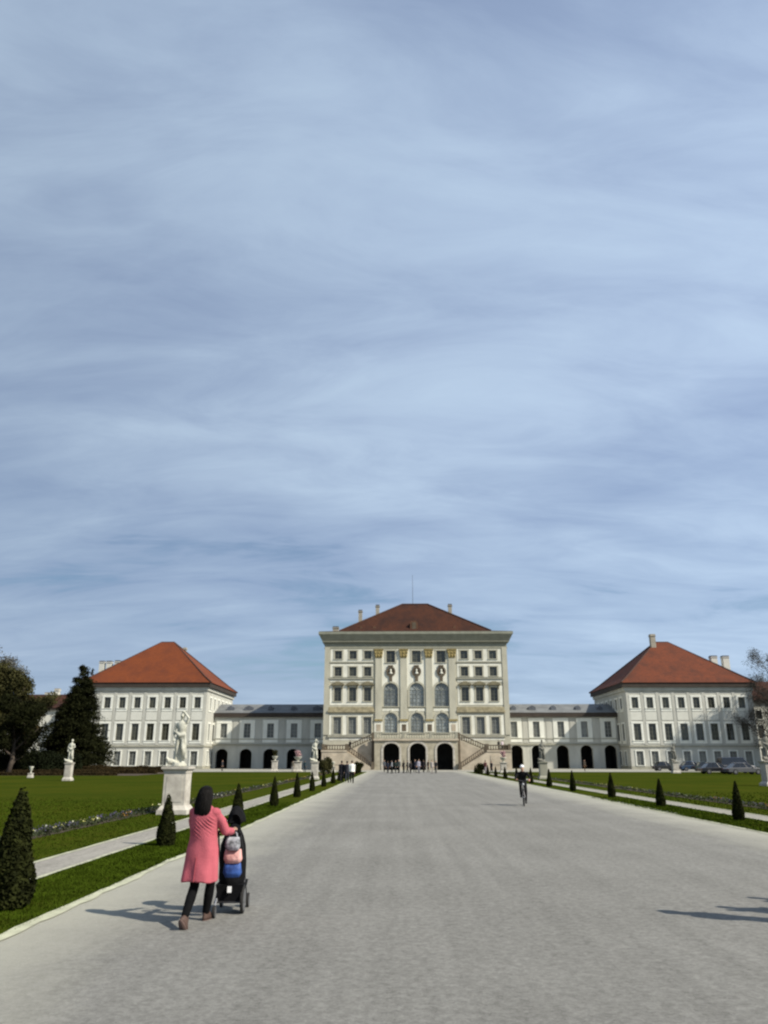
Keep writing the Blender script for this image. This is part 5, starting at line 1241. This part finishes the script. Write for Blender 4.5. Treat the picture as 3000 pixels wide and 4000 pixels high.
bagmesh('shopping_bag', 'bright blue bag hanging below the pale pink jacket on the pushchair', 'bag', 0.485, 0.225, 0.14, 0.165, mat('blue_cloth', (0.010, 0.028, 0.16), 0.6, 0.5, 7, 0.4, 20, col2=(0.05, 0.13, 0.42)), -0.44, 0.07, 0.05)

cyclist(5.35, 34.9, math.pi-0.13)
# ------------------------------------------------------------------ statues and urns
def pedestal(par, z_top, w, m='pedestal'):
    mb = MB(); hw = w/2
    mb.box(-hw*1.36, hw*1.36, -hw*1.36, hw*1.36, 0, 0.16); mb.frustum((-hw*1.30, hw*1.30, -hw*1.30, hw*1.30), 0.16, (-hw*1.06, hw*1.06, -hw*1.06, hw*1.06), 0.30)
    mb.box(-hw, hw, -hw, hw, 0.30, z_top-0.22); mb.box(-hw*1.05, hw*1.05, -hw*1.05, hw*1.05, z_top-0.22, z_top-0.16)
    mb.frustum((-hw*1.05, hw*1.05, -hw*1.05, hw*1.05), z_top-0.16, (-hw*1.22, hw*1.22, -hw*1.22, hw*1.22), z_top-0.08); mb.box(-hw*1.25, hw*1.25, -hw*1.25, hw*1.25, z_top-0.08, z_top)
    for sx, sy, ax in ((0, -1, 0), (1, 0, 1), (-1, 0, 1), (0, 1, 0)):       # raised field on each face
        a = hw*0.74; 
        if ax == 0: mb.box(-a, a, sy*hw-0.012, sy*hw+0.012, 0.42, z_top-0.34)
        else: mb.box(sx*hw-0.012, sx*hw+0.012, -a, a, 0.42, z_top-0.34)
    return mb.build('pedestal', m, par)
def figure(par, z0, h, seed=0, vox=0.025, m='marble', raised=1, rz=0.0, drape=True):
    """standing classical figure in contrapposto, cloak and tree stump"""
    b = MB(); b.T = Matrix.Translation((0, 0, z0)) @ Matrix.Rotation(rz, 4, 'Z')
    rd = random.Random(seed); H = h
    b.rings([(0, 0, 0, 0.30, 0.26), (0.02, 0, 0.08, 0.27, 0.24), (0, 0, 0.14, 0.22, 0.2)], 10)
    f = 0.12
    hp = f+0.50*H
    L = [(-0.05*H, 0, hp), (-0.055*H, -0.03*H, f+0.27*H), (-0.07*H, 0.0, f+0.03*H)]; R = [(0.05*H, 0, hp), (0.075*H, -0.06*H, f+0.26*H), (0.07*H, 0.04*H, f+0.03*H)]
    for q in (L, R): b.tube(q, [0.055*H, 0.036*H, 0.024*H], 10); b.ball((q[2][0], q[2][1]-0.03*H, f+0.015*H), (0.03*H, 0.07*H, 0.025*H), 8)
    b.rings([(0.01*H, 0, hp-0.05*H, 0.075*H, 0.06*H), (0.012*H, 0, hp, 0.09*H, 0.065*H), (0.01*H, 0, hp+0.09*H, 0.072*H, 0.052*H), (0.0, 0, hp+0.19*H, 0.10*H, 0.062*H), (-0.005*H, 0, hp+0.27*H, 0.11*H, 0.055*H), (0, 0, hp+0.315*H, 0.045*H, 0.04*H)], 14)
    b.tube([(0, 0, hp+0.30*H), (0.01*H, -0.005*H, hp+0.37*H)], 0.035*H, 8)
    hz = hp+0.415*H; b.ball((0.012*H, -0.012*H, hz), (0.045*H, 0.055*H, 0.062*H), 12); b.ball((0.012*H, 0.01*H, hz+0.02*H), (0.055*H, 0.055*H, 0.055*H), 10)
    b.ball((0.012*H, -0.07*H, hz-0.005*H), (0.01*H, 0.012*H, 0.016*H), 6)
    sh = hp+0.27*H
    if raised: b.tube([(0.10*H, 0, sh), (0.15*H, -0.03*H, sh+0.10*H), (0.05*H, -0.03*H, sh+0.215*H)], [0.035*H, 0.028*H, 0.02*H], 8); b.ball((0.03*H, -0.03*H, sh+0.225*H), (0.04*H, 0.03*H, 0.02*H), 8)
    else: b.tube([(0.10*H, 0, sh), (0.17*H, -0.02*H, sh-0.14*H), (0.12*H, -0.13*H, sh-0.19*H)], [0.035*H, 0.028*H, 0.02*H], 8)
    b.tube([(-0.10*H, 0, sh), (-0.15*H, 0.0, sh-0.16*H), (-0.13*H, -0.05*H, sh-0.31*H)], [0.035*H, 0.028*H, 0.02*H], 8)
    b.ball((-0.13*H, -0.055*H, sh-0.335*H), (0.02*H, 0.025*H, 0.035*H), 6)
    if drape:
        b.rings([(-0.06*H, 0.05*H, f, 0.10*H, 0.06*H), (-0.05*H, 0.06*H, f+0.25*H, 0.09*H, 0.05*H), (-0.03*H, 0.06*H, f+0.5*H, 0.10*H, 0.04*H), (0, 0.05*H, hp+0.27*H, 0.10*H, 0.03*H)], 12)
        b.tube([(-0.12*H, -0.02*H, hp+0.10*H), (0, -0.06*H, hp+0.02*H), (0.11*H, -0.03*H, hp+0.05*H)], [0.03*H, 0.04*H, 0.03*H], 8)
        b.tube([(0.09*H, -0.03*H, hp+0.06*H), (0.11*H, -0.02*H, f+0.30*H), (0.12*H, 0, f+0.08*H)], [0.03*H, 0.028*H, 0.035*H], 8)
    # animal / rock at the feet
    b.ball((-0.17*H, -0.03*H, f+0.03*H), (0.09*H, 0.08*H, 0.06*H), 10); b.ball((-0.22*H, -0.08*H, f+0.09*H), (0.035*H, 0.045*H, 0.035*H), 8)
    return link_mesh('figure', remeshed(b, vox, 3), m, par)
s1 = thing('garden_statue', 'large white marble statue of a standing figure with raised arm, nearest in the left lawn', 'statue', (-8.02, 29.6, 0), 0)
pedestal(s1, 1.62, 0.79); figure(s1, 1.62, 1.84, 3, 0.022, raised=1, rz=R_(-8))
s2 = thing('garden_statue', 'white marble statue standing far left in front of the dark conifer', 'statue', (gx(264, 73), 73, 0), 0, None)
pedestal(s2, 1.55, 0.56); figure(s2, 1.55, 1.95, 5, 0.035, raised=0)
s3 = thing('garden_statue', 'slender white statue beside the left corner of the staircase', 'statue', (gx(1228, 77.5), 77.5, 0), 0, None)
pedestal(s3, 1.62, 0.62); figure(s3, 1.62, 1.95, 6, 0.035, raised=1)
s4 = thing('garden_statue', 'dark grey weathered statue in front of the right gallery', 'statue', (gx(2124, 79.5), 79.5, 0), 0, None)
pedestal(s4, 1.60, 0.72, 'greyped' if 'greyped' in M else 'stonegrey'); figure(s4, 1.60, 2.0, 8, 0.035, 'greystone', raised=0)
s5 = thing('garden_statue', 'dark statue on pale pedestal before the parked cars at right', 'statue', (gx(2640, 112), 112, 0), 0, None)
pedestal(s5, 1.5, 0.78); figure(s5, 1.5, 2.3, 9, 0.045, 'greystone', raised=1)
s6 = thing('garden_statue', 'pale statue pedestal cut by the right edge of the picture', 'statue', (gx(3016, 60), 60, 0), 0, None)
pedestal(s6, 1.75, 0.95); figure(s6, 1.75, 1.9, 10, 0.04, 'greystone', raised=0)
def urn(label, X, Y, zt, s=1.0, plant=True, m='marble', zped=1.0, pink=False):
    t = thing('stone_urn', label, 'urn', (X, Y, 0)); pedestal(t, zped, 0.6*s, 'pedestal')
    mb = MB(); mb.lathe([(0.16*s, 0), (0.17*s, 0.05), (0.07*s, 0.12), (0.09*s, 0.2), (0.26*s, 0.36), (0.30*s, 0.52), (0.36*s, 0.60), (0.37*s, 0.66), (0.30*s, 0.64)], 18, (0, 0, zped)); mb.build('vase', m, t, True)
    if plant:
        cs_ = [(random.uniform(-0.15, 0.15)*s, random.uniform(-0.15, 0.15)*s, zped+0.75+random.uniform(0, max(0.1, zt-zped-0.9))) for _ in range(8)]
        clump_crown(t, cs_, [0.22*s]*8, 1500, 0.09, 'pinkfl' if pink else 'broad', 'plant', 3)
M['pinkfl'] = mat('pink_blossom', (0.50, 0.32, 0.32), 0.8, 0.3, 4)
urn('small white urn in the brown bed at the far left', gx(118, 84), 84, 1.2, 0.6, False, 'marble', 0.45)
urn('white urn on pedestal with a green plant before the second arch of the left gallery', gx(1072, 124), 124, 3.2, 1.3, True, 'marble', 1.6)
urn('bright white urn with pale blossoms before the fourth arch of the left gallery', gx(1162, 122), 122, 3.0, 1.7, True, 'marble', 1.5, True)
urn('urn with pink blossoms on the right beside the staircase', gx(1968, 112), 112, 2.9, 1.3, True, 'marble', 1.4, True)
urn('stone urn beside the left flight of stairs', gx(1300, 116), 116, 2.0, 1.0, False, 'marble', 0.8)
# straggly ornamental shrubs by the stairs
for sx, Y, hh, lab, m_ in ((1262, 100, 2.0, 'olive shrub in front of the left stair landing', 'broad'), (1284, 104, 2.2, 'taller yellowish shrub in front of the left stair landing', 'broad'), (1402, 108, 1.7, 'round green shrub by the foot of the left stair', 'yew'), (1873, 104, 1.5, 'round green shrub by the foot of the right stair', 'yew')):
    t = thing('garden_shrub', lab, 'shrub', (gx(sx, Y), Y, 0))
    cs_ = [(random.uniform(-0.4, 0.4), random.uniform(-0.4, 0.4), random.uniform(0.25, hh-0.4)) for _ in range(12)]
    clump_crown(t, cs_, [0.38]*12, 4500, 0.11, m_, 'foliage', 5); s = MB()
    for c in cs_: s.tube([(0, 0, 0), c], [0.04, 0.012], 5)
    s.build('stems', 'bark', t)

# ------------------------------------------------------------------ parked cars
def car(label, X, Y, rz, ln, w, h, paint, glassc=(0.012, 0.014, 0.018), van=False, group='cars parked before the right side pavilion'):
    t = thing('parked_car', label, 'car', (X, Y, 0), rz, group); a = ln/2
    pm_ = mat('car_paint', paint, 0.3, 0.04, 2, spec=0.6); 
    b = MB(); zs = 0.55*h if not van else 0.5*h
    prof = [(-a, 0.32), (-a*0.99, zs*0.85), (-a*0.90, zs*1.02), (a*0.42, zs*1.06), (a*0.88, zs*0.92), (a, zs*0.62), (a*0.99, 0.30)]
    secs = ((-w/2, 0.90), (-w/2*0.96, 1.0), (w/2*0.96, 1.0), (w/2, 0.90)); vs = []; n = len(prof)
    for y_, f_ in secs:
        for x_, z_ in prof: vs.append((x_*(0.985 if f_ < 1 else 1), y_, 0.3+(z_-0.3)*f_))
    fs = []
    for i in range(3):
        for j in range(n): fs.append((i*n+j, i*n+(j+1) % n, (i+1)*n+(j+1) % n, (i+1)*n+j))
    fs.append(tuple(range(n))); fs.append(tuple(range(4*n-1, 3*n-1, -1))); b.add(vs, fs); b.build('body', pm_, t)
    c = MB(); w2 = w*0.46
    if van: base = (-a*0.93, a*0.62, -w2, w2); topr = (-a*0.84, a*0.32, -w2*0.86, w2*0.86)
    else: base = (-a*0.80, a*0.46, -w2, w2); topr = (-a*0.50, a*0.10, -w2*0.80, w2*0.80)
    c.frustum(base, zs, topr, h-0.05); c.build('windows', mat('car_glass', glassc, 0.08, 0.1, 2, spec=0.7), t)
    r = MB(); r.frustum((topr[0]-0.06, topr[1]+0.06, topr[2]-0.03, topr[3]+0.03), h-0.06, (topr[0]+0.12, topr[1]-0.12, topr[2]+0.08, topr[3]-0.08), h)
    for fx in (0.0, 0.36, 0.7, 1.0):
        for sy in (-1, 1):
            x0_ = base[0]+(base[1]-base[0])*fx; x1_ = topr[0]+(topr[1]-topr[0])*fx
            r.tube([(x0_, sy*w2*1.01, zs), (x1_, sy*w2*0.82, h-0.04)], 0.03, 4)
    r.build('roof', pm_, t)
    for x_ in (-a*0.62, a*0.64):
        for sy in (-1, 1):
            m1 = MB(); m1.T = Matrix.Translation((x_, sy*(w/2-0.09), 0.32)) @ Matrix.Rotation(math.pi/2, 4, 'X'); m1.rings([(0, 0, -0.11, 0.29, 0.29), (0, 0, -0.09, 0.32, 0.32), (0, 0, 0.09, 0.32, 0.32), (0, 0, 0.11, 0.29, 0.29)], 18); wh = m1.build('wheel', 'rubber', t)
            m1 = MB(); m1.T = Matrix.Translation((x_, sy*(w/2-0.09), 0.32)) @ Matrix.Rotation(math.pi/2, 4, 'X'); m1.rings([(0, 0, -0.115, 0.19, 0.19), (0, 0, 0.115, 0.19, 0.19)], 14); m1.build('rim', 'rim', wh)
    for sy in (-1, 1):
        m1 = MB(); m1.ball((a*0.965, sy*w*0.36, zs*0.78), (0.08, 0.17, 0.09), 8); m1.build('headlight', 'rim', t)
        m1 = MB(); m1.box(-a*1.0-0.01, -a*0.96, sy*w*0.36-0.12, sy*w*0.36+0.12, zs*0.72, zs*0.86); m1.build('tail_light', 'taillight', t)
        m1 = MB(); m1.ball((base[1]-0.15, sy*(w/2+0.06), zs+0.1), (0.09, 0.08, 0.06), 6); m1.build('wing_mirror', pm_, t)
    m1 = MB(); m1.box(a*0.95, a+0.01, -w*0.22, w*0.22, 0.36, 0.52); m1.build('grille', 'rubber', t)
    return t
M['taillight'] = mat('red_lens', (0.25, 0.01, 0.01), 0.3, 0.1, 3)
car('silver grey car with dark glass, nearest in the row at the right edge', gx(2905, 103), 103, R_(4), 4.6, 1.8, 1.42, (0.085, 0.085, 0.09))
car('black estate car behind the statue end of the row, left of the silver grey car', gx(2800, 106), 106, R_(3), 4.4, 1.8, 1.40, (0.010, 0.010, 0.012))
car('tall dark blue van behind the silver grey car', gx(2878, 110), 110, R_(2), 4.9, 1.9, 2.05, (0.018, 0.019, 0.035), van=True)
car('dark blue car parked before the ground floor windows', gx(2706, 130), 130, R_(0), 4.1, 1.75, 1.50, (0.022, 0.045, 0.085))
car('small black car left of the dark statue', gx(2598, 131), 131, R_(0), 3.6, 1.7, 1.45, (0.012, 0.012, 0.012))
car('dark green car between the blue car and the tall van', gx(2762, 128), 128, R_(0), 4.2, 1.75, 1.40, (0.02, 0.03, 0.025))

# light stone step at the left lawn corner
mb = MB(); x0 = gx(565, 121.5); x1 = gx(640, 121.5); mb.box(x0, x1, 119.5, 122.5, 0, 0.22); mb.box(x0+0.4, x1-0.4, 119.9, 122.5, 0.22, 0.36)
tag(mb.build('stone_step', 'edging'), 'low pale stone step at the far corner of the left lawn', 'step')
